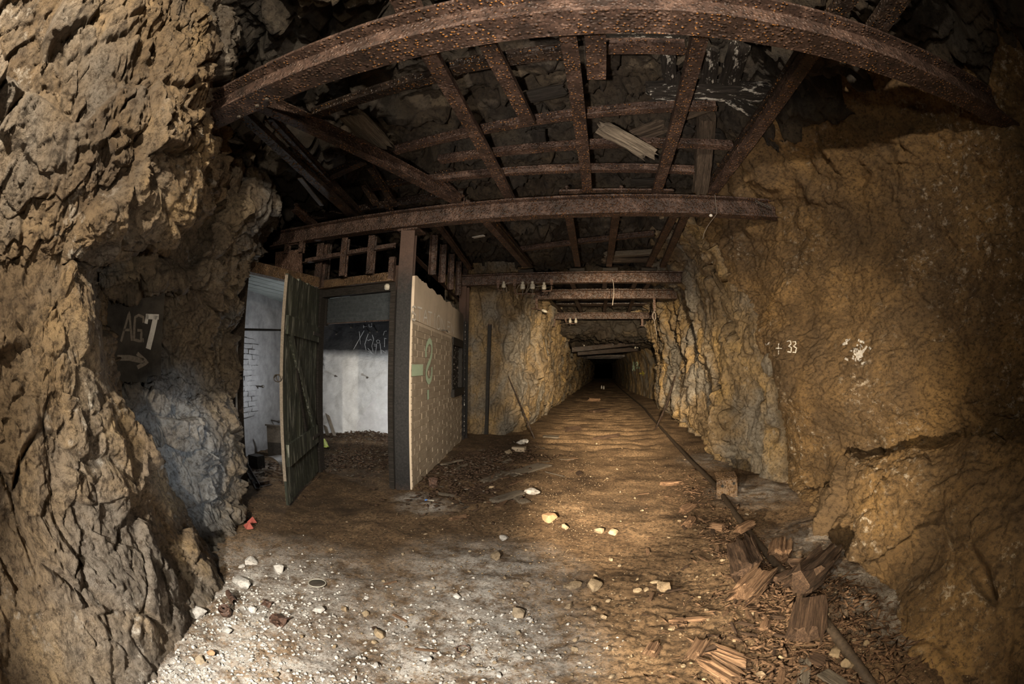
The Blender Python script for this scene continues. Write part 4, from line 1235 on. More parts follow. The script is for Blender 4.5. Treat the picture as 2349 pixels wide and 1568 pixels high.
# stubs along the brick wall
IA = WA - _wn * 0.16; IBp = WB - _wn * 0.16 + _wd * 1.2
for i, (x, y0, y1, lab) in enumerate([
        (984, 533, 630, 'longest of the rail stubs hung above the brick wall, next to the corner post'),
        (1007, 556, 648, 'second rail stub from the corner post in the row above the brick wall'),
        (1027, 578, 664, 'third rail stub from the corner post in the row above the brick wall'),
        (1045, 596, 677, 'fourth rail stub from the corner post in the row, with a dark foot'),
        (1060, 613, 688, 'rail stub hung against the charred end post'),
        (1098, 655, 708, 'rail stub beyond the end post, nearer the post'),
        (1113, 660, 718, 'rail stub beyond the end post, deeper in the drift')]):
    a = onV(x, y1, WA - _wn * .10, WB - _wn * .10); b = onV(x, y0, WA - _wn * .10, WB - _wn * .10); b[:2] = a[:2]
    steel('rail_stub', lab, a, b, RL, 'rust', 'rail', 'rail stubs above the brick wall', up=(_wn[0], _wn[1], 0), seg=3)
a = onV(952, 558, IA, IBp); b = onV(1112, 700, IA, IBp)
zm = 2.78
steel('hanger_angle', 'rusted angle carrying the row of rail stubs above the brick wall', (IA[0] + _wd[0] * 0.3, IA[1] + _wd[1] * 0.3, zm), (IBp[0], IBp[1], zm), prof_l(0.07, 0.07, 0.01), 'rust', 'angle')

# ------------------------------------------------------------------ store: inside
def lumpy_wall(name, A, B, z0, z1, nu, nv, amp, mat, sc=0.25):
    A = np.array(A, float); B = np.array(B, float)
    u = np.linspace(0, 1, nu)[:, None]; z = np.linspace(z0, z1, nv)[None, :]
    X = A[0] + (B - A)[0] * u + 0 * z; Y = A[1] + (B - A)[1] * u + 0 * z; Z = 0 * u + z
    P = np.stack([X, Y, Z], -1).reshape(-1, 3); n = np.array([(B - A)[1], -(B - A)[0], 0]); n /= np.linalg.norm(n)
    if n @ (np.array([0, 0, 0]) - np.append(A, 0)) < 0: n = -n
    d = fbm(P / sc, 4) * amp + fbm(P / np.array([.12, .12, .07]), 2, ridged=True) * amp * 0.15
    o = mesh_obj(name, P + n * d[:, None], grid_faces(nu, nv).copy(), M[mat], smooth=True); o['kind'] = 'structure'
    return o


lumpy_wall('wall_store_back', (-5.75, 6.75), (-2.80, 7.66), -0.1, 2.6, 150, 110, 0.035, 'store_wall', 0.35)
SA, SB = np.array([-4.60, 3.30]), np.array([-5.65, 7.0])
lumpy_wall('wall_store_side', SA, SB, -0.1, 2.6, 130, 110, 0.022, 'grey_render', 0.4)
# painted bricks showing in the side wall
sd = (SB - SA) / np.linalg.norm(SB - SA); sn = np.array([sd[1], -sd[0]]); sn = sn if sn[0] > 0 else -sn
side_wall = bpy.data.objects['wall_store_side']
sb_me = []
for kx in range(3):
    v, f = box((-0.11, -0.03, -0.034), (0.11, 0.03, 0.034)); v = v + RNG.normal(size=v.shape) * 0.003
    me = bpy.data.meshes.new('brick'); me.from_pydata([tuple(q) for q in v], [], f); me.materials.append(M['grey_render']); sb_me.append(me)
sl = np.array(side_wall.location)
for c in range(15):
    for k_ in range(5):
        s = 0.55 + 0.23 * k_ + (c % 2) * 0.115; z = 0.62 + c * 0.078
        p = SA + sd * s + sn * (0.002 + 0.006 * math.sin(c * 7 + k_ * 3))
        o = bpy.data.objects.new('brick', sb_me[(c + k_) % 3]); COL.objects.link(o); o.parent = side_wall
        o.location = (p[0] - sl[0], p[1] - sl[1], z - sl[2]); o.rotation_euler = (0, 0, math.atan2(sd[1], sd[0]))
def hexslab(pts, z0, z1):
    n_ = len(pts); V_ = [(x, y, z0) for x, y in pts] + [(x, y, z1) for x, y in pts]
    return np.array(V_, float), [tuple(range(n_ - 1, -1, -1)), tuple(range(n_, 2 * n_))] + [(i, (i + 1) % n_, n_ + (i + 1) % n_, n_ + i) for i in range(n_)]


# board ceiling of the store
cst = mesh_obj('ceiling_store', *hexslab([(-5.9, 3.3), (-3.72, 3.3), (-3.66, 4.62), (-2.30, 4.66), (-2.80, 7.7), (-5.9, 7.7)], 2.50, 2.52), M['wood_black']); cst['kind'] = 'structure'
me = None
csl = np.array(cst.location)
for i in range(10):
    x1 = -3.72 - i * 0.2
    v, f = box((x1 - 0.19, 3.32 + 0.0 * i, 2.455), (x1, 7.0, 2.495)); v = v + RNG.normal(size=v.shape) * 0.004
    mesh_obj('plank', v - csl, f, M['ceil_board'], cst, loc=np.zeros(3))
for i in range(6):
    x1 = -2.7 - i * 0.17
    v, f = box((x1 - 0.16, 4.75, 2.455), (x1, 7.6, 2.495)); v = v + RNG.normal(size=v.shape) * 0.003
    mesh_obj('plank', v - csl, f, M['wood_black'], cst, loc=np.zeros(3))

# scratched drawings and pegs on the smoke-black plaster
O9, S9 = (720, 640), 200 / 784
scr = empty('scratched_drawing', (-4.0, 7.2, 1.7)); tag(scr, 'crude scratched lines, a cross and scribbles on the smoke black plaster of the store', 'graffiti')
SCR = [[(358, 630), (452, 462)], [(408, 470), (420, 585)], [(447, 415), (447, 440)], [(442, 428), (478, 425)], [(495, 405), (498, 430), (518, 428), (520, 398)],
       [(470, 640), (458, 585), (475, 530), (490, 490)], [(525, 500), (538, 540), (522, 600), (532, 650)], [(480, 545), (495, 552), (505, 540), (520, 548)],
       [(562, 555), (575, 545), (592, 552), (590, 572), (572, 575), (562, 555)], [(538, 585), (566, 586)], [(542, 600), (564, 600)], [(565, 580), (556, 670)], [(595, 575), (604, 670)],
       [(485, 620), (545, 688)], [(488, 645), (540, 680)],
       [(626, 505), (634, 470), (655, 466)], [(635, 610), (636, 530), (652, 535)], [(608, 668), (610, 635), (648, 665), (650, 640)]]
painted('scratches', [cr(O9, S9, p) for p in SCR], 0.010, 'scratch', scr, wall='wall_store_back', lift=0.004)
for (px, py, lab) in [(774, 763, 'iron peg high on the store back wall beside the dark corner'), (848, 762, 'short iron peg in the black part of the store back wall'), (866, 761, 'long iron peg beside the scratched drawing'), (773, 863, 'iron peg in the white plaster near the dark edge'), (844, 865, 'iron peg in the middle of the white plaster'), (808, 752, 'thin iron nail up in the black plaster')]:
    p, n = hit(px, py, 'wall_store_back')
    tag(mesh_obj('wall_peg', *join([tube([p - n * 0.02, p + n * 0.11], 0.011, 8), lathe(p + n * 0.10 - np.array([0, 0, 0.018]), [(0.012, 0), (0.02, 0.01), (0.02, 0.028), (0.01, 0.036)], 8)]), M['iron']), lab, 'peg')
for (px, py, lab) in [(622, 963, 'iron peg low on the side room wall beside the door edge'), (585, 885, 'thin iron nail on the side room wall')]:
    p, n = hit(px, py, 'wall_store_side')
    if p is None: continue
    tag(mesh_obj('wall_peg', *join([tube([p - n * 0.05, p + n * 0.16], 0.012, 8), lathe(p + n * 0.15 - np.array([0, 0, 0.02]), [(0.014, 0), (0.026, 0.012), (0.024, 0.034), (0.01, 0.042)], 8)]), M['iron']), lab, 'peg')
ba = onV(552, 755, JAMB, JAMB + np.array([0.3, 1.0])); bp, bn = hit(640, 757, 'wall_store_side')
tag(mesh_obj('cross_bar', *tube([rho(548, 755, 4.95), rho(720, 759, 5.9)], 0.014, 8), M['black']), 'thin black iron bar across the side room opening', 'bar')


def ground_at(px, py):
    p, n = hit(px, py, 'floor')
    return p if p is not None else onZ(px, py, 0.0)


# side room scrap
g = ground_at(622, 1060)
tr = empty('metal_trough', (g[0] - .05, g[1] + .15, 0.12)); tag(tr, 'grey metal trough lying behind the open door', 'trough')
c0 = np.array([g[0] - .30, g[1] + .25, 0.22])
part('front_plate', *quadbox([c0, c0 + np.array([0.5, .25, 0]), c0 + np.array([0.5, .25, .24]), c0 + np.array([0, 0, .26])], (0, 0.012, 0)), M['iron'], tr)
part('rim', *sweep(c0 + np.array([-.02, -.01, .25]), c0 + np.array([0.52, .24, .25]), prof_box(0.03, 0.02)), M['iron'], tr)
part('base', *quadbox([c0 + np.array([0, 0, -.22]), c0 + np.array([.5, .25, -.22]), c0 + np.array([.5, .45, -.22]), c0 + np.array([0, .2, -.22])], (0, 0, .22)), M['black'], tr)
g = ground_at(588, 1072)
tag(mesh_obj('scrap_block', *box((g[0] - .09, g[1] - .06, g[2] - .01), (g[0] + .09, g[1] + .09, g[2] + .17)), M['black']), 'squat black block beside the curved iron band in the side room', 'block')
g = ground_at(622, 1085)
arc = []
for i in range(15):
    an = -0.3 + i / 14 * 2.4
    arc.append((g[0] - 0.02 + 0.20 * math.cos(an), g[1] + .12, g[2] + 0.06 + 0.15 * math.sin(an)))
va = []; fa = []
for i, p in enumerate(arc):
    s = 0.94
    cc = np.array([g[0] - 0.02, g[1] + .12, g[2] + 0.06]); pi_ = cc + (np.array(p) - cc) * s
    va += [np.array(p) + [0, -.10, 0], np.array(p) + [0.04, .10, 0], pi_ + [0.04, .10, 0], pi_ + [0, -.10, 0]]
for i in range(14):
    for a_, b_ in ((0, 1), (1, 2), (2, 3), (3, 0)): fa.append((4 * i + a_, 4 * i + b_, 4 * i + 4 + b_, 4 * i + 4 + a_))
tag(mesh_obj('iron_band', np.array(va), fa, M['iron']), 'curved dark iron band standing on edge in the side room', 'iron band')
a = ground_at(563, 1068); b = ground_at(592, 1122)
steel('angle_iron', 'dark angle iron lying flat on the side room floor, longer leg', a + np.array([0, 0, .0]), b + np.array([0, 0, .0]), prof_l(0.06, 0.06, 0.01), 'rust_dark', 'angle iron')
a = ground_at(590, 1118); b = ground_at(620, 1112)
steel('angle_iron', 'short dark angle iron across the foot of the longer one', a, b, prof_l(0.05, 0.05, 0.01), 'rust_dark', 'angle iron')
g = ground_at(560, 1000)
for i, (dx, dy, dz, lab) in enumerate([(0.02, 0.05, 0.30, 'pale broken masonry block resting on another at the foot of the side room wall'), (0.1, 0.0, 0.13, 'pale broken masonry block under another at the foot of the side room wall')]):
    p = SA + sd * (0.55 + dx) + sn * 0.06
    v, f = box((p[0] - .13, p[1] - .06, dz), (p[0] + .10, p[1] + .10, dz + .13)); v = v + RNG.normal(size=v.shape) * 0.01
    tag(mesh_obj('masonry_block', v, f, M['grey_render']), lab, 'block')

# boards leaning in the store corner, bright bag
for i, (a, b, lab) in enumerate([((748, 940), (768, 1002), 'thin board leaning in the dark corner of the store'), ((742, 962), (752, 1000), 'shorter slat leaning behind the thin board in the store')]):
    q = ground_at(*b); p = onY(a[0], a[1], q[1] + 0.25)
    timber('leaning_board', lab, 'board', p, q + np.array([0, 0, .01]), 0.07, 0.02, 'wood_grey', 40 + i, 0.01, 0.04)
g = ground_at(744, 1026)
tb = RNG.rand(60, 3); vv = []
pts = np.array([(math.cos(t) * r, math.sin(t) * r, 0.02 + 0.05 * RNG.rand()) for r in (0.02, 0.05, 0.075) for t in np.linspace(0, 2 * PI, 12, endpoint=False)])
pts[:, :2] *= (1 + 0.35 * RNG.normal(size=(36, 1)) * 0.5); pts[24:, 2] = 0.005 + 0.01 * RNG.rand(12); pts[:12, 2] += 0.05
fb = [tuple(range(12))] + [(r * 12 + k_, (r + 1) * 12 + k_, (r + 1) * 12 + (k_ + 1) % 12, r * 12 + (k_ + 1) % 12) for r in range(2) for k_ in range(12)]
tag(mesh_obj('plastic_bag', pts * 1.5 + g, fb, simple('bright yellow green plastic', (0.55, 0.70, 0.02), (0.75, 0.80, 0.45), 30, 0.4, 0.3, 0.5)), 'crumpled bright yellow plastic bag at the foot of the hinge post', 'bag')

# ------------------------------------------------------------------ rendered panel AG.7 in the niche
pa, pb = rho(258, 760, 3.56), rho(382, 760, 3.62)
PA, PB = pa[:2], pb[:2]
tl = onV(236, 655, PA, PB); trr = onV(380, 662, PA, PB); br = onV(370, 905, PA, PB); bl_ = onV(236, 905, PA, PB)
nrm = np.array([PB[1] - PA[1], -(PB - PA)[0], 0]); nrm /= np.linalg.norm(nrm)
if nrm @ (EYE - pa) < 0: nrm = -nrm
pan = empty('rock_inscription', (float((pa[0] + pb[0]) / 2), float((pa[1] + pb[1]) / 2), float(br[2])))
tag(pan, 'dark smoky rendered panel lettered AG.7 with an arrow in the rock niche', 'panel')
part('render_slab', *quadbox([bl_, br, trr, tl], -nrm * 0.10), M['panel'], pan)
O1, S1 = (220, 620), 400 / 1568
pp = (PA, PB, 0.004)
painted('letter_a', [cr(O1, S1, [(225, 640), (300, 375), (322, 632)]), cr(O1, S1, [(248, 535), (312, 535)])], 0.019, 'chalk_dim', pan, plane=pp)
painted('letter_g', [cr(O1, S1, [(427, 470), (425, 420), (385, 402), (352, 420), (345, 520), (342, 622), (405, 637), (410, 540), (372, 538)])], 0.021, 'chalk_dim', pan, plane=pp)
painted('full_stop', [cr(O1, S1, [(418, 628), (430, 628)])], 0.03, 'chalk_dim', pan, plane=pp)
painted('figure_seven', [(cr(O1, S1, [(450, 478), (462, 408), (470, 402)]), 0.028), (cr(O1, S1, [(448, 414), (565, 418)]), 0.040), (cr(O1, S1, [(540, 405), (510, 540), (470, 705)]), 0.046)], 0.06, 'chalk', pan, plane=pp)
painted('arrow_shaft', [cr(O1, S1, [(192, 785), (300, 785), (430, 815)])], 0.042, 'chalk_dim', pan, plane=pp)
painted('arrow_head', [cr(O1, S1, [(370, 745), (460, 825), (372, 872)])], 0.03, 'chalk_dim', pan, plane=pp)

# far lettering and other marks on the rock
O6, S6 = (1250, 680), 400 / 2091
ro = empty('painted_mark', (1.9, 24.0, 1.3)); tag(ro, 'pale green letters RO and R painted on the dark wall of the far drift', 'lettering')
FW = dict(wall='wall_right_far', lift=0.02, step=2.0)
painted('letter_r', [cr(O6, S6, [(1062, 825), (1062, 782), (1082, 785), (1084, 802), (1064, 806), (1086, 828)])], 0.09, 'paint_green', ro, **FW)
painted('letter_o', [cr(O6, S6, [(1105, 785), (1093, 800), (1100, 825), (1115, 818), (1116, 795), (1105, 785)])], 0.09, 'paint_green', ro, **FW)
painted('letter_r', [cr(O6, S6, [(1055, 885), (1058, 832), (1082, 835), (1084, 855), (1060, 860), (1086, 886)])], 0.11, 'paint_green', ro, **FW)
painted('bar', [cr(O6, S6, [(1096, 852), (1142, 850)])], 0.12, 'paint_green', ro, **FW)
ya = empty('painted_arrow', (2.0, 24.0, 1.0)); tag(ya, 'small yellow arrow under the green letters in the far drift', 'arrow')
painted('shaft', [cr(O6, S6, [(1130, 922), (1196, 918)])], 0.06, 'paint_yellow', ya, **FW)
painted('head', [cr(O6, S6, [(1168, 898), (1196, 918), (1174, 946)])], 0.06, 'paint_yellow', ya, **FW)
O7, S7 = (1500, 300), 849 / 1479
cm = empty('chalk_mark', (2.2, 4.0, 1.4)); tag(cm, 'faint chalked cross and the figures 33 on the smooth ochre rock', 'chalk mark')
RWp = dict(wall='wall_right', lift=0.004, step=3.0)
painted('cross', [cr(O7, S7, [(499, 850), (499, 892)]), cr(O7, S7, [(488, 868), (512, 868)])], 0.012, 'chalk', cm, **RWp)
painted('figure_three', [cr(O7, S7, [(532, 842), (546, 838), (548, 852), (538, 860), (550, 866), (548, 884), (534, 882)])], 0.012, 'chalk', cm, **RWp)
painted('figure_three', [cr(O7, S7, [(554, 842), (566, 840), (568, 852), (558, 860), (570, 868), (566, 886), (555, 884)])], 0.012, 'chalk', cm, **RWp)
sp = empty('paint_splash', (2.4, 3.4, 1.4)); tag(sp, 'ragged white splash on the smooth ochre rock', 'splash')
blob = []
for i in range(60):
    a_ = RNG.rand() * 2 * PI; r_ = abs(RNG.normal()) * 14
    c = (1968 + r_ * math.cos(a_) + 4, 810 + r_ * 1.25 * math.sin(a_)); l_ = 2 + 4 * RNG.rand(); b_ = RNG.rand() * PI
    blob.append(([(c[0] - l_ * math.cos(b_), c[1] - l_ * math.sin(b_)), (c[0] + l_ * math.cos(b_), c[1] + l_ * math.sin(b_))], 0.008 + 0.014 * RNG.rand()))
for c in [(1945, 782), (1938, 790), (1762, 790)]:
    blob.append(([(c[0] - 5, c[1]), (c[0] + 6, c[1] - 4)], 0.03))
painted('splash', blob, 0.02, 'stone_white', sp, wall='wall_right', lift=0.005, step=3.0)['kind'] = 'stuff'

# ------------------------------------------------------------------ timber caught in the roof steel
def rz(px, py, z): return onZ(px, py, z)
timber('split_beam', 'pale split timber lying crooked across the first bay rails', 'timber', rz(1372, 288, 3.30), rz(1502, 360, 3.16), 0.11, 0.09, 'wood_grey', 1, 0.04, 0.2)
timber('roof_prop', 'squared brown timber standing on the second girder beside the outermost rail', 'timber', rz(1622, 262, 3.55), rz(1604, 440, 3.26), 0.15, 0.13, 'wood_brown', 2, 0.02, 0.15)
timber('roof_timber', 'black timber with white flecks laid across behind the big girder', 'timber', rz(1478, 212, 3.47), rz(1772, 214, 3.47), 0.17, 0.12, 'wood_flaky', 3, 0.03, 0.12)
timber('roof_timber', 'dark broken timber wedge between the slim cross rails', 'timber', rz(1452, 312, 3.46), rz(1530, 285, 3.46), 0.14, 0.08, 'wood_brown', 4, 0.05, 0.2)
timber('roof_board', 'peeling white board standing on edge close behind the big girder, narrow', 'board', rz(1530, 95, 3.46), rz(1535, 180, 3.46), 0.10, 0.03, 'wood_flaky', 5, 0.02, 0.1)
timber('roof_board', 'peeling white board beside the shiny damp rail', 'board', rz(1632, 110, 3.47), rz(1626, 190, 3.47), 0.12, 0.03, 'wood_flaky', 6, 0.02, 0.1)
timber('roof_board', 'broad peeling white board next to the outer rails', 'board', rz(1700, 98, 3.47), rz(1672, 195, 3.47), 0.16, 0.03, 'wood_flaky', 7, 0.02, 0.1)
timber('roof_board', 'long peeling board crosswise right over the big girder', 'board', rz(1385, 86, 3.48), rz(1560, 88, 3.48), 0.10, 0.03, 'wood_flaky', 8, 0.02, 0.1)
timber('roof_timber', 'short tilted timber with white flecks by the outer rails', 'timber', rz(1672, 228, 3.40), rz(1738, 262, 3.40), 0.09, 0.07, 'wood_flaky', 9, 0.03, 0.15)
timber('roof_timber', 'thin splintered stick behind the shiny damp rail', 'timber', rz(1562, 272, 3.44), rz(1645, 244, 3.44), 0.05, 0.04, 'wood_brown', 10, 0.05, 0.2)
timber('roof_timber', 'grey flat timber slanting in the gap over the store', 'timber', rz(800, 258, 3.48), rz(880, 340, 3.44), 0.22, 0.05, 'wood_grey', 11, 0.03, 0.12)
timber('roof_timber', 'old log laid crosswise at the back of the second bay', 'timber', rz(1385, 585, 3.44), rz(1515, 578, 3.44), 0.14, 0.10, 'wood_grey', 12, 0.03, 0.12)
timber('roof_timber', 'thinner old log close above the insulator girder', 'timber', rz(1378, 598, 3.40), rz(1510, 596, 3.40), 0.12, 0.08, 'wood_brown', 13, 0.03, 0.12)
timber('white_flake', 'pale flake of wood stuck under the roof in the second bay', 'flake', rz(1085, 545, 3.3), rz(1112, 540, 3.3), 0.06, 0.015, 'stone_white', 14, 0.01, 0.1)
for i, (a, b, z) in enumerate([((1560, 300), (1590, 290), 3.46), ((1540, 160), (1545, 200), 3.5), ((1205, 225), (1300, 205), 3.5), ((1640, 300), (1655, 330), 3.5), ((1235, 300), (1240, 350), 3.5), ((1385, 390), (1480, 380), 3.47), ((1445, 420), (1540, 415), 3.45)]):
    timber('roof_lagging', 'scrap of black lagging timber wedged above the rails', 'timber', rz(*a, z), rz(*b, z), 0.12, 0.05, 'wood_black', 15 + i, 0.04, 0.15, group='black lagging scraps in the roof')

# ------------------------------------------------------------------ insulators and hangers on the girders
def insulator_verts(c, s):
    prof = [(0.016, 0), (0.034, 0.004), (0.042, 0.03), (0.036, 0.055), (0.040, 0.060), (0.033, 0.085), (0.020, 0.095), (0.020, 0.104), (0.027, 0.110), (0.022, 0.128), (0.008, 0.134)]
    return lathe(c, [(r * s, z * s) for r, z in prof], 14)


def hanger(label, Y, strap, rod, ins, wires=(), s=1.0, z_strap=None):
    """strap px x, rod px polyline, insulators [(px,py foot)]"""
    a = onY(strap[0], strap[1], Y); b = onY(strap[0], strap[2], Y); b[0] = a[0]
    root = empty('insulator_bracket', tuple(float(q) for q in a)); tag(root, label, 'insulator bracket')
    w = strap[3]
    part('strap', *quadbox([b + np.array([-w * .6, -.01, 0]), b + np.array([w * .6, -.01, 0]), a + np.array([w, -.01, 0]), a + np.array([-w, -.01, 0])], (0, 0.012, 0)), M['rust_red'], root)
    if rod: part('rod', *tube([onY(x, y, Y) for x, y in rod], 0.011 * s, 8), M['rust_red'], root)
    for (x, y, pin) in ins:
        c = onY(x, y, Y)
        io = part('insulator', *insulator_verts(c, s), M['porcelain'], root)
        if pin:
            d_ = onY(x, pin, Y); d_[0] = c[0]
            part('pin', *tube([c + np.array([0, 0, .03]), d_], 0.010 * s, 8), M['iron'], io)
    for wl in wires: part('wire', *tube([onY(x, y, Y) for x, y in wl], 0.005, 5), M['wire'], root)
    return root


Oz, Sz = (1120, 630), 200 / 2349
def zz_(pts): return cr(Oz, Sz, pts)
hanger('hook bracket with one porcelain insulator close to the end post', 7.9, (1143, 640, 660, 0.035), zz_([(262, 360), (270, 408), (415, 408)]), [(1155.5, 660, 667)], [zz_([(470, 245), (540, 215), (610, 200)]), zz_([(480, 310), (488, 400), (496, 460)])], 0.95)
hanger('long hook bracket carrying a pair of porcelain insulators', 7.9, (1181, 640, 656, 0.04), zz_([(718, 320), (716, 480), (735, 510), (1265, 510)]), [(1199, 663.5, 678), (1221.5, 663, 676)], [zz_([(860, 255), (800, 320), (760, 400), (775, 480), (780, 640)]), zz_([(1085, 140), (1070, 300), (1030, 440), (990, 490)]), zz_([(1240, 280), (1130, 330), (1060, 430), (1035, 490)]), zz_([(1255, 300), (1330, 312), (1460, 296)])], 1.15)
hanger('hook bracket turned inward with one porcelain insulator, beside the pair', 7.9, (1265.5, 640, 653, 0.035), zz_([(1705, 290), (1705, 410), (1680, 432), (1450, 438)]), [(1248, 664, 670)], [], 1.05)
hanger('small far bracket with a pair of white insulators', 13.7, (1298, 729, 737, 0.04), [(1298, 736), (1298, 741.5), (1323, 742)], [(1308, 740.5, 745), (1321, 740.5, 744)], [], 1.2)
hanger('small far bracket with one white insulator by the ribbed rock', 13.7, (1258, 729, 738, 0.04), [(1258, 737), (1259, 741), (1266, 742)], [(1265.5, 740.5, 744)], [], 1.1)
hanger('dim bracket with one white insulator on the slanting far girder', 20.5, (1337, 785, 790, 0.04), None, [(1340, 799, 0)], [], 1.3)
hanger('dim pair of white insulators under the slanting far girder', 21.5, (1456, 783, 790, 0.04), None, [(1457, 799, 0), (1463, 798, 0)], [], 1.3)


def strap_obj(label, x, y0, y1, Y, w=0.05, extra=()):
    a = onY(x, y0, Y); b = onY(x, y1, Y); b[0] = a[0]
    root = empty('strap_hanger', tuple(float(q) for q in b)); tag(root, label, 'hanger')
    part('strap', *quadbox([b + np.array([-w, 0, 0]), b + np.array([w, 0, 0]), a + np.array([w, 0, 0]), a + np.array([-w, 0, 0])], (0, 0.014, 0)), M['rust_red'], root)
    for nm, pts, r, mt in extra: part(nm, *tube([onY(p_[0], p_[1], Y) for p_ in pts], r, 8), M[mt], root)
    return root


h1 = strap_obj('flat strap hanger with a cross rod and strain insulator by the ribbed rock', 1231, 683, 707, 9.76, 0.028, [('cross_rod', [(1219, 707.5), (1232, 708), (1242, 710)], 0.014, 'rust_red'), ('strain_insulator', [(1243, 710), (1245, 711), (1249, 713), (1253, 714.5), (1255, 716)], [0.012, 0.03, 0.036, 0.03, 0.012], 'porcelain'), ('hook', [(1255, 716), (1258, 716), (1260, 718)], 0.008, 'wire')])
strap_obj('flat strap hanger ending in a wire eye by the rough grey ribs', 1500.5, 683, 713, 9.76, 0.028, [('eye', [(1500, 714), (1497, 722), (1498, 730), (1501, 736), (1504, 729), (1504, 721), (1501, 714)], 0.012, 'wire'), ('wire', [(1501, 736), (1503, 748), (1507, 768)], 0.008, 'wire')])
strap_obj('short strap under the far girder, by the small paired insulators', 1271, 730, 748, 13.7, 0.04)
strap_obj('short strap under the far girder, by the rough grey ribs', 1473, 730, 747, 13.7, 0.035, [('pin', [(1468, 747), (1478, 747)], 0.012, 'rust_red')])
# hanging wires, hook and chain bits
tag(mesh_obj('hanging_wire', *tube([onY(x, y, 7.86) for x, y in [(1404, 641), (1407, 648), (1408, 662), (1408, 676), (1406, 690), (1405, 700)]], 0.007, 6), M['wire']), 'thin pale wire dangling from the insulator girder', 'wire')
tag(mesh_obj('twisted_hook', *tube([onY(x, y, 7.7) for x, y in [(1567, 635), (1567, 643), (1572, 648), (1582, 651), (1595, 651), (1606, 648)]], [0.016, 0.02, 0.017, 0.021, 0.017, 0.02], 8), M['rust_red']), 'rusty twisted hook driven into the rough rock at the girder end', 'hook')
tag(mesh_obj('hanging_wire', *tube([onY(x, y, 4.24) for x, y in [(1640, 446), (1642, 470), (1644, 490), (1640, 496), (1632, 506), (1622, 520), (1615, 535), (1612, 548)]], 0.0035, 6), M['wire']), 'thin knotted wire wound round the second girder', 'wire')
tag(mesh_obj('cord_knot', *lathe(onY(1631, 497, 4.22), [(0.008, 0), (0.02, 0.008), (0.018, 0.022), (0.006, 0.03)], 8), M['chalk']), 'small white knot hanging from the second girder', 'knot')
ch = []
for i in range(7):
    ch.append(onY(1735 + i * 5.5, 462 + i * 2.5, 4.25))
chain = empty('rusty_chain', tuple(float(q) for q in ch[0])); tag(chain, 'few links of rusty chain at the walled in end of the second girder', 'chain')
for i in range(6):
    c = (ch[i] + ch[i + 1]) / 2; d_ = ch[i + 1] - ch[i]; d_ /= np.linalg.norm(d_); s_ = np.array([0, 1, 0]) if i % 2 else np.array([0, 0, 1.0])
    lk = [c + d_ * 0.026 * math.cos(t) + s_ * 0.014 * math.sin(t) for t in np.linspace(0, 2 * PI, 13)]
    part('link', *tube(lk, 0.005, 6, False), M['iron'], chain)

# ------------------------------------------------------------------ poles and rods against the walls
a = ground_at(1115, 996); b = onY(1123, 743, a[1] - 0.02)
pole = empty('drill_rod', tuple(float(q) for q in a)); tag(pole, 'upright black iron pole standing before the flat rock face past the store', 'pole')
part('shaft', *sweep(a, b, prof_box(0.07, 0.05), (0, 1, 0), 6, 0.002), M['black'], pole)
part('head', *tube([b + np.array([-.03, 0, -.02]), b + np.array([.04, 0, -.01])], 0.012, 8), M['rust'], pole)
a = ground_at(1226, 1005); b = onY(1158, 846, a[1] + 0.55)
tag(mesh_obj('leaning_bar', *tube([a, (a + b) / 2 + np.array([0.01, 0, 0]), b], 0.016, 8), M['rust_dark']), 'thin rusty bar leaning on the ochre ribs past the store', 'bar')
a = ground_at(1503, 985); b = onY(1549, 862, a[1] + 0.9)
tag(mesh_obj('leaning_bar', *tube([a, (a + b) / 2 + np.array([0.03, 0, -0.03]), b], 0.02, 8), M['rust_dark']), 'bent iron bar leaning on the grey rock opposite, outer of two', 'bar')
a = ground_at(1508, 975); b = onY(1545, 880, a[1] + 0.6)
tag(mesh_obj('leaning_bar', *tube([a, (a + b) / 2 + np.array([0.05, 0, -0.02]), b], 0.018, 8), M['rust_dark']), 'shorter iron bar leaning beside the bent one on the grey rock', 'bar')

# ------------------------------------------------------------------ steel rope along the right side
def rope_pts():
    pp_ = [(1408, 876), (1425, 893), (1447, 912), (1473, 932), (1500, 965), (1540, 1011), (1585, 1060), (1640, 1115), (1690, 1188), (1740, 1254), (1786, 1308), (1832, 1364), (1878, 1418), (1915, 1466), (1955, 1522), (1990, 1572)]
    P = []
    for x, y in pp_:
        g_ = ground_at(x, y); P.append(np.array([g_[0], g_[1], max(g_[2], 0) + 0.02]))
    P.append(P[-1] + (P[-1] - P[-2]) * 1.5)
    return np.array(P)


RP = rope_pts()
seg_l = np.concatenate([[0], np.cumsum(np.linalg.norm(np.diff(RP, axis=0), axis=1))])
near_s = seg_l[-1] - np.concatenate([np.linspace(0, 7.5, 620), np.linspace(7.6, seg_l[-1], 160)])
near_s = np.clip(near_s[::-1], 0, None)
RPf = np.stack([np.interp(near_s, seg_l, RP[:, k_]) for k_ in range(3)], 1)
kern = np.ones(15) / 15
for k_ in range(3):
    q_ = np.pad(RPf[:, k_], 7, mode='edge'); RPf[:, k_] = np.convolve(q_, kern, 'valid')
nr_ = 18; VR = []
tan = np.gradient(RPf, axis=0); tan /= np.linalg.norm(tan, axis=1)[:, None]
sid = np.cross(tan, [0, 0, 1.0]); sid /= np.linalg.norm(sid, axis=1)[:, None]; upv = np.cross(sid, tan)
ang = np.linspace(0, 2 * PI, nr_, endpoint=False)
for i in range(len(RPf)):
    rr_ = 0.027 * (0.86 + 0.26 * np.abs(np.sin(3 * (ang + near_s[i] * 2 * PI / 0.24))))
    VR.append(RPf[i] + sid[i] * (rr_ * np.cos(ang))[:, None] + upv[i] * (rr_ * np.sin(ang))[:, None])
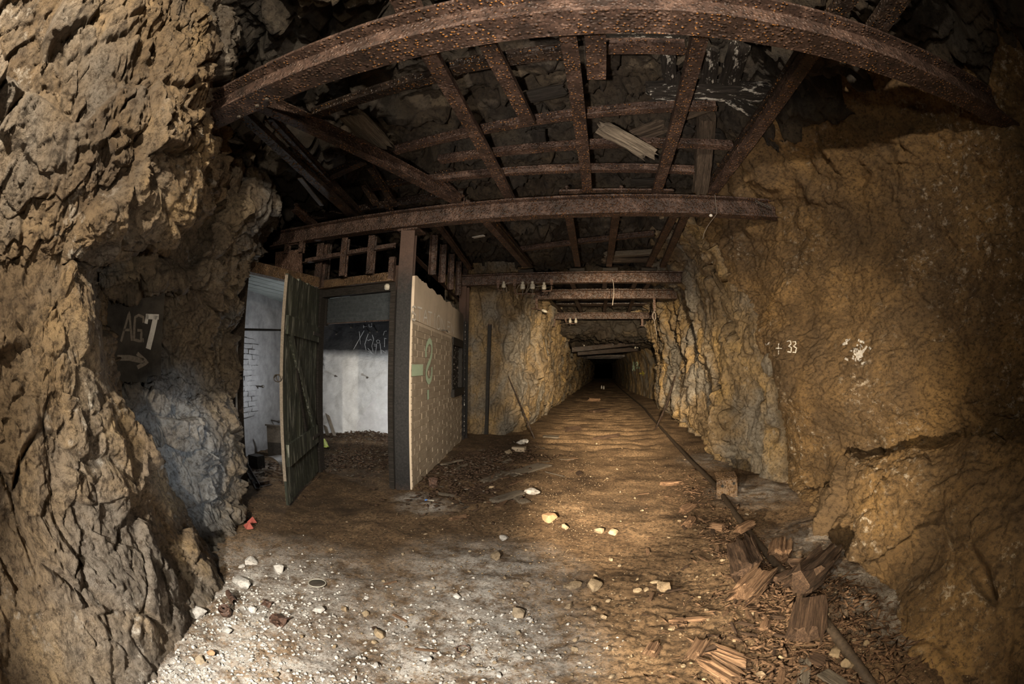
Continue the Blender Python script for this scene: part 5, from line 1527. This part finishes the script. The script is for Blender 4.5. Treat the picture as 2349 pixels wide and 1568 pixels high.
FR = np.array([(i * nr_ + k_, i * nr_ + (k_ + 1) % nr_, (i + 1) * nr_ + (k_ + 1) % nr_, (i + 1) * nr_ + k_) for i in range(len(RPf) - 1) for k_ in range(nr_)])
tag(mesh_obj('steel_rope', np.concatenate(VR), FR, M['rope'], smooth=True), 'thick dark twisted steel rope running along the foot of the rock into the drift', 'rope')

# bent steel plate by the rope
g = ground_at(1668, 1142)
bp_ = empty('bent_plate', (float(g[0]), float(g[1]), 0)); tag(bp_, 'bent rusty steel plate with bolt holes beside the rope', 'plate')
u_ = np.array([0.97, -0.1, 0.0]); u_ /= np.linalg.norm(u_)
fa_ = [g + u_ * -0.12 + np.array([0, 0, -.02]), g + u_ * 0.12 + np.array([0, 0, -.0]), g + u_ * 0.115 + np.array([0, .06, .20]), g + u_ * -0.125 + np.array([0, .06, .185])]
part('front_face', *quadbox(fa_, (0, 0.012, 0.004)), M['rust_ochre'], bp_)
part('folded_lip', *quadbox([fa_[3] + np.array([0, .012, 0]), fa_[2] + np.array([0, .012, 0]), fa_[2] + np.array([-.005, .13, .05]), fa_[3] + np.array([0, .13, .05])], (0, -0.002, 0.012)), M['rust_ochre'], bp_)
for (fx, fz) in [(-0.06, 0.13), (0.075, 0.155)]:
    c = g + u_ * fx + np.array([0, 0.06 * fz / .2 - 0.004, fz])
    part('hole_rim', *tube([c + u_ * 0.016 * math.cos(t) + np.array([0, 0.005 * math.sin(t), 0.016 * math.sin(t)]) for t in np.linspace(0, 2 * PI, 13)], 0.003, 6, False), M['iron'], bp_)
    part('bolt_hole', *lathe(c + np.array([0, 0.002, 0]), [(0.013, -0.003), (0.013, 0.003)], 12, tilt=Quaternion((1, 0, 0), PI / 2)), M['black'], bp_)

# ------------------------------------------------------------------ rotten timber on the right
def ground_timber(label, a, b, w, h, mat, seed, dz=0.0, rag=0.05, amp=0.2, name='rotten_timber', cat='timber', roll=0.0, za=0.0, zb=0.0, group=None):
    A = ground_at(*a); B = ground_at(*b); A = A + np.array([0, 0, h * 0.42 + dz + za]); B = B + np.array([0, 0, h * 0.42 + dz + zb])
    return timber(name, label, cat, A, B, w, h, mat, seed, rag, amp, group, roll)


ground_timber('big rotten log end lying over the steel rope', (1895, 1318), (1812, 1402), 0.17, 0.15, 'wood_rot_dark', 31, 0.10, 0.05, 0.22)
ground_timber('broad dark fibrous slab in front of the log end', (1856, 1395), (1840, 1500), 0.17, 0.06, 'wood_rot_dark', 32, 0.04, 0.08, 0.2)
ground_timber('orange brown broken chunk leaning toward the rope', (1752, 1332), (1680, 1412), 0.13, 0.10, 'wood_rot', 33, 0.05, 0.07, 0.3)
ground_timber('upright dark block leaning by the rope', (1688, 1268), (1712, 1345), 0.16, 0.10, 'wood_rot_dark', 34, 0.04, 0.06, 0.25)
ground_timber('narrow split stick beside the dark block', (1712, 1250), (1738, 1322), 0.06, 0.05, 'wood_rot_dark', 35, 0.06, 0.05, 0.2)
ground_timber('half round bark piece behind the rope', (1790, 1258), (1784, 1300), 0.14, 0.10, 'wood_rot', 36, 0.02, 0.04, 0.2)
ground_timber('short dark timber tucked behind the rope by the log end', (1800, 1308), (1858, 1312), 0.12, 0.09, 'wood_rot_dark', 37, 0.0, 0.05, 0.2)
ground_timber('brown wedge lying between chunk and log', (1765, 1352), (1822, 1325), 0.07, 0.05, 'wood_rot_dark', 38, 0.02, 0.06, 0.25)
ground_timber('long pale split slab with frayed end, the one of the pair closer to the rope', (1618, 1492), (1722, 1532), 0.075, 0.045, 'wood_rot', 39, 0.0, 0.08, 0.2)
ground_timber('long pale split slab with frayed end, the one of the pair away from the rope', (1606, 1514), (1708, 1576), 0.085, 0.05, 'wood_rot', 40, 0.0, 0.08, 0.2)
ground_timber('frayed chunk splayed against a dark stick', (1502, 1478), (1482, 1512), 0.06, 0.04, 'wood_rot', 41, 0.0, 0.05, 0.25)
ground_timber('splayed torn fibre bundle on the trodden earth', (1618, 1466), (1582, 1522), 0.07, 0.04, 'wood_rot', 42, 0.0, 0.08, 0.3)
ground_timber('long thin reddish stick lying crosswise', (1532, 1426), (1632, 1420), 0.03, 0.025, 'wood_rot', 43, 0.0, 0.05, 0.2)
ground_timber('short reddish stick under the long thin one', (1532, 1438), (1574, 1434), 0.025, 0.02, 'wood_rot', 44, 0.0, 0.03, 0.2)
ground_timber('dark square edged board end near the rope', (1845, 1516), (1838, 1580), 0.065, 0.03, 'wood_grey', 45, 0.0, 0.01, 0.06)
ground_timber('grey sawn board end beside the two big stones', (1880, 1546), (1935, 1582), 0.075, 0.03, 'wood_grey', 46, 0.0, 0.01, 0.05)
ground_timber('brown splintered board above the grey sawn end', (1848, 1512), (1896, 1532), 0.065, 0.03, 'wood_rot_dark', 47, 0.01, 0.05, 0.15)
ground_timber('pale broken stick across the rope', (1688, 1238), (1722, 1220), 0.08, 0.06, 'wood_rot', 48, 0.06, 0.03, 0.15)
ground_timber('flat reddish slab beside the rope before the broken stick', (1622, 1212), (1668, 1216), 0.10, 0.06, 'wood_rot', 49, 0.0, 0.05, 0.2)
ground_timber('crumbling reddish piece at the edge of the track', (1560, 1180), (1592, 1160), 0.09, 0.05, 'wood_rot', 50, 0.0, 0.05, 0.25)
ground_timber('curved crumbling fibre piece on the track edge', (1572, 1212), (1590, 1190), 0.09, 0.06, 'wood_rot', 51, 0.0, 0.05, 0.25)
ground_timber('small chunk upright in the litter below the log', (1758, 1428), (1748, 1458), 0.05, 0.05, 'wood_rot', 52, 0.0, 0.03, 0.25)
ground_timber('thin bent twig arched over the litter', (1640, 1552), (1680, 1545), 0.015, 0.012, 'wood_rot_dark', 53, 0.0, 0.02, 0.2)
ground_timber('orange rotted board on the track by the plate', (1512, 1112), (1568, 1108), 0.13, 0.04, 'wood_rot', 54, 0.0, 0.05, 0.2)
ground_timber('thin dark stick beyond the rope', (1920, 1432), (1968, 1448), 0.02, 0.018, 'wood_rot', 55, 0.0, 0.02, 0.2)

# boards along the store wall and on the track
ground_timber('broad grey plank lying flat past the brick wall', (1176, 1088), (1252, 1066), 0.24, 0.03, 'wood_grey', 61, 0.0, 0.03, 0.06, 'plank', 'plank')
ground_timber('grey plank with rotten edge nearer the brick wall', (1108, 1108), (1160, 1084), 0.17, 0.03, 'wood_grey', 62, 0.0, 0.04, 0.08, 'plank', 'plank')
ground_timber('broken tan board lying beside its own snapped end', (1130, 1156), (1198, 1134), 0.13, 0.035, 'wood_grey', 63, 0.02, 0.02, 0.06, 'plank', 'plank')
ground_timber('snapped end of the broken tan board', (1182, 1140), (1206, 1156), 0.12, 0.03, 'wood_grey', 64, 0.0, 0.02, 0.06, 'plank', 'plank')
ground_timber('thin board propped against the foot of the brick wall', (1012, 1070), (1062, 1058), 0.05, 0.02, 'wood_grey', 65, 0.02, 0.03, 0.08, 'plank', 'plank')
ground_timber('pale lath pointing at the rusty pot', (1045, 1082), (1070, 1068), 0.05, 0.02, 'wood_grey', 66, 0.02, 0.02, 0.08, 'plank', 'plank')
ground_timber('charred board at the foot of the end post', (1070, 1042), (1098, 1038), 0.14, 0.03, 'wood_rot_dark', 67, 0.0, 0.03, 0.1, 'plank', 'plank')
ground_timber('dark lath among the litter by the brick wall', (1078, 1128), (1132, 1104), 0.06, 0.02, 'wood_rot_dark', 68, 0.0, 0.03, 0.1, 'plank', 'plank')
ground_timber('pinkish plank on the track before the ribbed rock', (1245, 1002), (1285, 1004), 0.26, 0.04, 'wood_grey', 69, 0.0, 0.03, 0.08, 'plank', 'plank')
ground_timber('rotten sleeper lying square across the far track', (1345, 918), (1378, 920), 0.40, 0.14, 'wood_rot', 70, 0.0, 0.1, 0.12, 'sleeper', 'sleeper')
ground_timber('flat rotten sleeper just before the square one', (1352, 946), (1392, 940), 0.35, 0.08, 'wood_rot_dark', 71, 0.0, 0.1, 0.15, 'sleeper', 'sleeper')
ground_timber('dark rotten branch lying on the track', (1360, 1010), (1420, 1000), 0.08, 0.06, 'wood_rot_dark', 72, 0.0, 0.05, 0.3)
ground_timber('torn black root like wood on the track by the leaning bar', (1292, 990), (1335, 985), 0.12, 0.10, 'wood_rot_dark', 73, 0.0, 0.08, 0.35)
ground_timber('reddish splinter with forked end before the store corner', (1030, 1194), (1075, 1186), 0.05, 0.03, 'wood_rot', 74, 0.0, 0.03, 0.2)

# ------------------------------------------------------------------ stones
def stone_mesh(seed, mat, flat=0.65):
    rs = np.random.RandomState(seed)
    me = bpy.data.meshes.new('stone')
    import bmesh
    bm = bmesh.new(); bmesh.ops.create_icosphere(bm, subdivisions=3, radius=1.0)
    co = np.array([v.co for v in bm.verts])
    pl = rs.normal(size=(16, 3)); pl /= np.linalg.norm(pl, axis=1)[:, None]; dist = 0.45 + 0.3 * rs.rand(16)
    for n_, d_ in zip(pl, dist):
        t = co @ n_ - d_; m_ = t > 0; co[m_] -= n_ * (t[m_] * 0.97)[:, None]
    co *= (1 + 0.07 * fbm(co * 2.4 + seed, 3))[:, None]
    co *= np.array([1, 0.8, flat]) / 0.8
    for v, c in zip(bm.verts, co): v.co = c
    bm.to_mesh(me); bm.free(); me.materials.append(M[mat])
    return me


ST = {m_: [stone_mesh(i + 10 * j, m_) for i in range(5)] for j, m_ in enumerate(('stone', 'stone_white', 'stone_orange'))}


def stone(px, py, wpx, kind='stone', label=None, group=None, cat='stone', name='stone', sc=(1, 1, 1)):
    g_ = ground_at(px, py); dist = np.linalg.norm(g_ - EYE); r_ = wpx / 2 / F_PX * dist
    i = int(abs(px * 7 + py * 3)) % 5
    o = bpy.data.objects.new(name, ST[kind][i]); COL.objects.link(o)
    o.scale = (r_ * sc[0], r_ * sc[1], r_ * sc[2] * 0.9)
    o.rotation_euler = (0.2 * math.sin(px), 0.2 * math.cos(py), px * 0.37)
    o.location = (g_[0], g_[1], g_[2] + r_ * 0.42 * sc[2])
    return tag(o, label, cat, group)


for a in [(1297, 1213, 24, 'stone', 'squarish pale stone standing alone on the trodden earth'), (1262, 1192, 40, 'stone_orange', 'broken orange brick piece on the trodden earth'),
          (1372, 1221, 28, 'stone', 'pointed pale stone beside a round one, half split'), (1407, 1225, 24, 'stone', 'round pale stone beside the half split pointed one'),
          (1520, 1355, 46, 'stone', 'large oval flat stone, biggest on the trodden earth'), (1503, 1337, 22, 'stone', 'small stone touching the large oval flat one'),
          (1462, 1358, 20, 'stone', 'squared small stone near the large oval flat one'), (1317, 1346, 34, 'stone', 'tilted flat stone at the end of a cluster'),
          (1360, 1348, 42, 'stone', 'long flat stone in the middle of a cluster'), (1303, 1394, 24, 'stone', 'single stone just below the flat cluster'),
          (1188, 1414, 38, 'stone', 'tapered tan stone at the edge of the lime dust'), (1080, 1427, 20, 'stone', 'small ochre stone on the lime dust'),
          (733, 1403, 30, 'stone_white', 'bright white plaster lump on the grey litter'), (578, 1402, 28, 'stone_white', 'white plaster lump beside the rusty curl'),
          (552, 1343, 46, 'stone_white', 'big layered pale lump near the rock spur'), (575, 1293, 38, 'stone_white', 'crumbly white lump, by the dark foot of the rock spur'),
          (556, 1302, 18, 'stone_white', 'small white lump touching the crumbly one'), (640, 1308, 34, 'stone_white', 'loose white plaster lump near the dark earth'),
          (452, 1412, 52, 'stone_white', 'white crusted boulder at the foot of the rock spur'), (523, 1450, 26, 'stone_white', 'white lump beside the crushed tin'),
          (484, 1502, 24, 'stone_orange', 'brown pebble on the lime heap, rounder one'), (460, 1518, 28, 'stone', 'flat brown pebble on the lime heap'),
          (1135, 1281, 34, 'stone', 'half buried brick end in the lime dust'), (838, 1410, 20, 'stone', 'round grey pebble on the litter'),
          (790, 1400, 22, 'stone', 'pale tan pebble on the litter'), (1155, 1237, 26, 'stone_white', 'white lump on the fine lime patch'),
          (1197, 1018, 26, 'stone_white', 'round topped pale block near the leaning bar'), (1167, 1042, 22, 'stone', 'round boulder beside the pale brick'),
          (1915, 1502, 38, 'stone', 'large stone touching the steel rope, rounded'), (1943, 1530, 42, 'stone', 'large pointed stone touching the steel rope'),
          (1957, 1552, 20, 'stone', 'small round stone under the large pointed one'), (1744, 1552, 26, 'stone', 'square stone beside the split slabs'),
          (1745, 1285, 30, 'stone', 'tan stone tucked against the rope'), (1895, 1412, 18, 'stone', 'small stone beside the dark slab'),
          (1985, 1478, 20, 'stone', 'largest of the little stones by the toe of the smooth rock'), (1222, 1133, 34, 'stone_white', 'white rubble lump by the broken tan board'),
          (1128, 1121, 16, 'stone', 'round pebble by the grey plank'), (1135, 1130, 14, 'stone', 'little pebble under the round one by the plank'),
          (870, 1458, 34, 'stone', 'flat tan shard in the grey litter'), (1048, 1370, 18, 'stone_white', 'white bit beside the lime ripples')]:
    stone(a[0], a[1], a[2], a[3], a[4])
g = ground_at(1190, 1034)
v, f = box((g[0] - .115, g[1] - .055, g[2] - 0.01), (g[0] + .115, g[1] + .055, g[2] + .075)); v = v + RNG.normal(size=v.shape) * 0.005
tag(mesh_obj('loose_brick', v, f, M['brick']), 'pale whole brick lying under the round topped block', 'brick')
# unremarkable loose stones
rs = np.random.RandomState(5); cnt = 0
placed = []
while cnt < 190:
    px = rs.uniform(430, 1950); py = rs.uniform(980, 1560)
    P_ = onZ(px, py, 0.0)
    lim_l = -1.6 - 0.45 * max(P_[1], 0)
    if P_[1] < 3.4:
        if P_[0] < max(lim_l + 0.35, -2.6): continue
    elif P_[0] < -1.9 - (0.17 * (P_[1] - 4.4)): continue
    if P_[0] > 1.75 or P_[1] > 11: continue
    d_ = np.linalg.norm(P_ - EYE); w_ = rs.choice([0.015, 0.02, 0.028, 0.04]) * F_PX / d_ * (0.8 + 0.5 * rs.rand())
    if w_ < 5: continue
    white = P_[1] < 2.2 and P_[0] < -0.1 and rs.rand() < 0.65
    if white: stone(px, py, w_, 'stone_white', 'small white plaster crumb on the limy litter', 'white crumbs on the litter', 'crumb', 'plaster_crumb')
    else:
        zone = ('dark litter by the brick wall' if P_[0] < -0.9 and P_[1] > 3.4 else 'rippled track past the store' if P_[1] > 6 else 'rotten timber litter' if P_[0] > 0.9 else 'limy ground by the rock spur' if P_[1] < 2.4 and P_[0] < -0.2 else 'bare brown earth before the store' if P_[0] < -0.2 else 'open trodden earth before the track')
        stone(px, py, w_, 'stone', 'small loose tan stone on the ' + zone, 'small stones on the ' + zone)
    cnt += 1
for px, py in [(1958, 1470), (1970, 1490), (1997, 1490), (2003, 1478), (1965, 1445), (1980, 1440), (1990, 1462)]:
    stone(px, py, 13, 'stone', 'little stone in the scatter by the toe of the smooth rock', 'little stones by the rock toe')

# fine gravel and splinter litter, past counting
def in_drift(X):
    return (X[:, 0] > np.where(X[:, 1] > 4.3, WA[0] - 0.17 * (X[:, 1] - 4.39) + 0.06, -9)) & (X[:, 0] < 1.8)


def in_rooms(X):
    inner = WA[0] - 0.17 * (X[:, 1] - 4.39)
    store = (X[:, 0] < inner - 0.16) & (X[:, 1] < 7.55 + 0.31 * (X[:, 0] + 2.8)) & (X[:, 0] > -4.75 - 0.28 * (X[:, 1] - 3.6))
    return store | ((X[:, 0] > inner + 0.05) & (X[:, 1] < 8.6))


def scatter(name, label, cat, regions, n, size, mat, seed, long=1.0, flat=0.6, lift=0.0, keep=None):
    rs = np.random.RandomState(seed); X = []; 
    tot = sum(r[4] for r in regions)
    for (cx, cy, sx, sy, w) in regions:
        m = int(n * w / tot)
        X.append(np.stack([cx + sx * rs.normal(size=m), cy + sy * rs.normal(size=m)], 1))
    X = np.concatenate(X)
    if keep is not None: X = X[keep(X)]
    N = len(X)
    z = ground_z(X[:, 0], X[:, 1])
    base = np.array([(1, 0, 0), (-1, 0, 0), (0, 1, 0), (0, -1, 0), (0, 0, 1), (0, 0, -1)], float)
    tri = np.array([(0, 2, 4), (2, 1, 4), (1, 3, 4), (3, 0, 4), (2, 0, 5), (1, 2, 5), (3, 1, 5), (0, 3, 5)])
    s = size[0] + (size[1] - size[0]) * rs.rand(N) ** 2.2
    V = base[None] * (1 + 0.35 * rs.normal(size=(N, 6, 1)).clip(-1, 1)) * np.stack([s * long, s, s * flat], 1)[:, None, :]
    an = rs.rand(N) * 2 * PI; c, s_ = np.cos(an), np.sin(an)
    tl_ = rs.normal(size=N) * 0.25
    x = V[:, :, 0].copy(); zz = V[:, :, 2] + x * tl_[:, None]; y = V[:, :, 1].copy()
    V[:, :, 0] = x * c[:, None] - y * s_[:, None] + X[:, 0:1]; V[:, :, 1] = x * s_[:, None] + y * c[:, None] + X[:, 1:2]
    V[:, :, 2] = zz + z[:, None] + s[:, None] * flat * 0.5 + lift * rs.rand(N)[:, None]
    Fc = (tri[None] + (np.arange(N) * 6)[:, None, None]).reshape(-1, 3)
    o = mesh_obj(name, V.reshape(-1, 3), Fc, M[mat])
    return tag(o, label, cat, kind='stuff')


M['gravel'] = simple('tan grit', (0.12, 0.085, 0.05), (0.30, 0.22, 0.135), 30, 0.9, 0.3)
scatter('gravel', 'fine tan gravel and grit strewn over the trodden earth', 'gravel', [(0.2, 2.4, 0.7, 1.0, 3), (0.3, 5, 0.8, 1.6, 3), (0.0, 1.2, 0.6, 0.5, 1.5), (1.7, 1.6, 0.25, 0.6, 0.8), (-0.6, 4.5, 0.6, 1.2, 1)], 5200, (0.003, 0.012), 'gravel', 1, keep=in_drift)
scatter('lime_crumbs', 'white lime and plaster crumbs by the rock spur', 'crumbs', [(-1.3, 0.75, 0.35, 0.35, 3), (-1.7, 1.45, 0.3, 0.35, 2), (-0.7, 1.0, 0.4, 0.4, 1.5), (-0.5, 1.8, 0.4, 0.3, 1)], 5200, (0.003, 0.016), 'stone_white', 2)
scatter('splinters', 'reddish rotten wood splinters littering the ground by the rope', 'splinters', [(1.25, 2.0, 0.28, 0.35, 4), (0.95, 1.35, 0.25, 0.2, 2), (1.15, 2.9, 0.15, 0.45, 2), (1.2, 1.4, 0.25, 0.2, 2), (1.1, 4.6, 0.2, 0.6, 1)], 5200, (0.004, 0.015), 'wood_rot', 3, 4.0, 0.4, 0.03, in_drift)
scatter('dark_litter', 'dark sodden chips and litter along the brick wall and inside the store', 'litter', [(-1.75, 5.6, 0.25, 0.8, 3), (-1.4, 6.8, 0.35, 0.8, 1.5), (-3.4, 5.6, 0.5, 0.6, 3), (-4.0, 7.0, 0.7, 0.2, 3), (-1.5, 4.5, 0.3, 0.4, 1), (-4.1, 4.0, 0.3, 0.4, .6)], 4600, (0.006, 0.028), 'wood_rot_dark', 4, 2.2, 0.4, 0.04, in_rooms)
scatter('pale_litter', 'pale dry leaves and chips scattered inside the store', 'litter', [(-3.4, 5.7, 0.5, 0.6, 2), (-4.1, 6.9, 0.7, 0.25, 3), (-1.7, 5.6, 0.25, 0.8, 1)], 1300, (0.006, 0.024), 'wood_grey', 6, 1.8, 0.3, 0.05, in_rooms)
# larger loose splinters, countable
rs = np.random.RandomState(9)
base_sp = [timber('splinter', 'loose splinter of reddish rotten wood in the litter by the rope', 'splinter', (0, 0, 0), (1, 0, 0), 0.16, 0.10, 'wood_rot' if i % 2 else 'wood_rot_dark', 80 + i, 0.1, 0.25, 'loose splinters by the rope', seg=8, ring=10) for i in range(4)]
k_ = 0
while k_ < 90:
    if rs.rand() < 0.65: px, py = rs.normal(1720, 90), rs.normal(1420, 80)
    else: px, py = rs.normal(1590, 60), rs.normal(1250, 90)
    if not (1440 < px < 1960 and 1100 < py < 1562): continue
    g_ = ground_at(px, py)
    if g_[0] > 1.95: continue
    src = base_sp[k_ % 4]
    o = src if k_ < 4 else src.copy()
    if k_ >= 4: COL.objects.link(o)
    L_ = 0.05 + 0.11 * rs.rand() ** 1.5
    o.scale = (L_, L_ * (0.8 + 0.8 * rs.rand()), L_ * 0.9)
    o.rotation_mode = 'XYZ'; o.rotation_euler = (rs.normal() * 0.3, rs.normal() * 0.15, rs.rand() * 2 * PI)
    o.location = (g_[0], g_[1], g_[2] + 0.012 + 0.012 * rs.rand())
    k_ += 1

# wood scraps in the dark litter along the brick wall
rs = np.random.RandomState(21)
base_sc = [timber('wood_scrap', 'dark scrap of broken board in the litter along the brick wall', 'scrap', (0, 0, 0), (1, 0, 0), 0.3, 0.08, ('wood_rot_dark', 'wood_grey', 'wood_rot')[i], 120 + i, 0.05, 0.16, 'board scraps along the brick wall', seg=8, ring=12) for i in range(3)]
k_ = 0
while k_ < 45:
    px, py = rs.uniform(960, 1330), rs.normal(1110, 55)
    P_ = onZ(px, py, 0.0)
    if P_[0] < WA[0] - 0.17 * (P_[1] - 4.39) + 0.15 or P_[1] > 9 or P_[1] < 3.9 or (px > 1200 and py > 1100): continue
    g_ = ground_at(px, py); src = base_sc[k_ % 3]; o = src if k_ < 3 else src.copy()
    if k_ >= 3: COL.objects.link(o)
    L_ = 0.10 + 0.22 * rs.rand() ** 2
    o.scale = (L_, L_ * (0.5 + 0.5 * rs.rand()), L_ * 0.6); o.rotation_mode = 'XYZ'
    o.rotation_euler = (rs.normal() * 0.2, rs.normal() * 0.12, rs.rand() * 2 * PI); o.location = (g_[0], g_[1], g_[2] + 0.015)
    k_ += 1

# ------------------------------------------------------------------ small finds on the ground
g = ground_at(994, 1116)
pot = empty('rusty_pot', (float(g[0]), float(g[1]), float(g[2]))); tag(pot, 'small rusty pot standing against the foot of the brick wall', 'pot')
part('body', *lathe(g + np.array([0, 0, -.01]), [(0.045, 0), (0.052, 0.02), (0.054, 0.10), (0.048, 0.105), (0.046, 0.03), (0.03, 0.02)], 18), M['rust_red'], pot, True)
part('rim', *tube([g + np.array([0.054 * math.cos(t), 0.054 * math.sin(t), 0.095]) for t in np.linspace(0, 2 * PI, 20)], 0.005, 6, False), M['rust_red'], pot)
g = ground_at(728, 1340)
lid = empty('tin_disc', (float(g[0]), float(g[1]), float(g[2]))); tag(lid, 'flat oval tin lid with a thin bright rim half sunk in the litter', 'lid')
part('disc', *lathe(g + np.array([0, 0, 0.0]), [(0.002, 0.012), (0.055, 0.010), (0.058, 0.004)], 24), M['iron'], lid, True)
part('rim', *tube([g + np.array([0.058 * math.cos(t), 0.058 * math.sin(t), 0.012]) for t in np.linspace(0, 2 * PI, 26)], 0.004, 6, False), M['porcelain'], lid)
g = ground_at(522, 1410)
cn = empty('rusty_tin', (float(g[0]), float(g[1]), float(g[2]))); tag(cn, 'crushed brown rusty tin seen from its open end on the lime heap', 'tin')
part('shell', *lathe(g + np.array([0, 0, 0.005]), [(0.02, 0), (0.036, 0.004), (0.038, 0.05), (0.034, 0.05), (0.031, 0.012), (0.012, 0.01)], 16, tilt=Quaternion((1, 0, 0), 0.35)), M['rust_red'], cn, True)
part('inner_coil', *tube([g + np.array([0.02 * math.cos(t), 0.02 * math.sin(t) - 0.01, 0.045 + 0.002 * t]) for t in np.linspace(0, 4.5, 14)], 0.006, 6), M['rust_red'], cn)
g = ground_at(534, 1383)
tag(mesh_obj('rusty_curl', *sweep(g + np.array([-.06, .03, .0]), g + np.array([.05, -.02, 0.0]), [(0.02 * math.cos(t), 0.03 + 0.03 * math.sin(t)) for t in np.linspace(-0.5, 2.6, 9)] + [(0.016 * math.cos(t), 0.03 + 0.026 * math.sin(t)) for t in np.linspace(2.6, -0.5, 9)]), M['rust_red']), 'curl of rusty sheet above the crushed tin', 'scrap')
for (px, py, r_, lab) in [(613, 1386, 0.04, 'ragged rust flake on the litter, rounder one'), (640, 1424, 0.065, 'broken rusty tin plates sunk in the litter')]:
    g = ground_at(px, py); t_ = np.linspace(0, 2 * PI, 13, endpoint=False); rr_ = r_ * (0.75 + 0.4 * RNG.rand(13))
    V_ = [g + np.array([rr_[i] * math.cos(t), rr_[i] * math.sin(t), 0.012 + 0.012 * math.sin(3 * t)]) for i, t in enumerate(t_)] + [g + np.array([0, 0, 0.022])]
    V_ += [p_ - np.array([0, 0, 0.008]) for p_ in V_]
    F_ = [(i, (i + 1) % 13, 13) for i in range(13)] + [(14 + (i + 1) % 13, 14 + i, 27) for i in range(13)] + [(i, 14 + i, 14 + (i + 1) % 13, (i + 1) % 13) for i in range(13)]
    tag(mesh_obj('rust_flake', np.array(V_), F_, M['rust_red']), lab, 'scrap')
red = simple('faded red scrap', (0.28, 0.06, 0.05), (0.42, 0.12, 0.09), 20)
for (px, py, lab) in [(572, 1212, 'crumpled red scrap at the foot of the second spur, redder one'), (580, 1200, 'crumpled red scrap at the foot of the second spur, against the rock')]:
    g = ground_at(px, py); t_ = np.linspace(0, 2 * PI, 9, endpoint=False)
    V_ = [g + np.array([0.05 * (0.6 + .6 * RNG.rand()) * math.cos(t), 0.05 * (0.6 + .6 * RNG.rand()) * math.sin(t), 0.005 + 0.02 * RNG.rand()]) for t in t_] + [g + np.array([0.01, 0, 0.07])]
    tag(mesh_obj('red_scrap', np.array(V_), [(i, (i + 1) % 9, 9) for i in range(9)] + [tuple(range(8, -1, -1))], red), lab, 'scrap')
g = ground_at(985, 1151)
blue = empty('litter_tube', (float(g[0]), float(g[1]), float(g[2]))); tag(blue, 'tiny blue capped white tube near the foot of the corner post', 'tube')
part('tube_body', *tube([g + np.array([-.02, 0, .014]), g + np.array([.05, .01, .014])], 0.012, 8), M['porcelain'], blue)
part('cap', *tube([g + np.array([-.045, -.004, .014]), g + np.array([-.02, 0, .014])], 0.014, 8), simple('blue plastic', (0.05, 0.15, 0.5), (0.1, 0.25, 0.6), 10), blue)
g = ground_at(1062, 1492)
tag(mesh_obj('wire_ring', *tube([g + np.array([0.035 * math.cos(t) * (1 + .1 * math.sin(3 * t)), 0.035 * math.sin(t), 0.01]) for t in np.linspace(0, 2 * PI, 22)], 0.0035, 6, False), M['rust_red']), 'rusty wire ring half buried in the limy earth', 'ring')
for (a, b, lab) in [((880, 1342), (912, 1334), 'thin orange twig on the grey litter'), ((900, 1410), (935, 1428), 'thin dark wire lying on the litter'), ((950, 1490), (1010, 1496), 'flat dark strip in the limy earth')]:
    A_ = ground_at(*a); B_ = ground_at(*b)
    timber('twig', lab, 'twig', A_ + np.array([0, 0, .008]), B_ + np.array([0, 0, .008]), 0.012, 0.010, 'wood_rot', int(a[0]), 0.005, 0.2, seg=8, ring=8)
g = ground_at(862, 1470)
ground_timber('dark flat lath beside the tan shard', (856, 1438), (880, 1464), 0.025, 0.012, 'wood_rot_dark', 77, 0.0, 0.01, 0.1, 'plank', 'plank')
for (px, py, lab) in [(1385, 892, 'small white object on the far track, one of two together'), (1380, 891, 'small white object on the far track beside its twin')]:
    g = ground_at(px, py)
    tag(mesh_obj('white_bottle', *lathe(g, [(0.05, 0), (0.055, 0.02), (0.055, 0.15), (0.03, 0.2), (0.03, 0.24)], 10), M['stone_white']), lab, 'bottle')
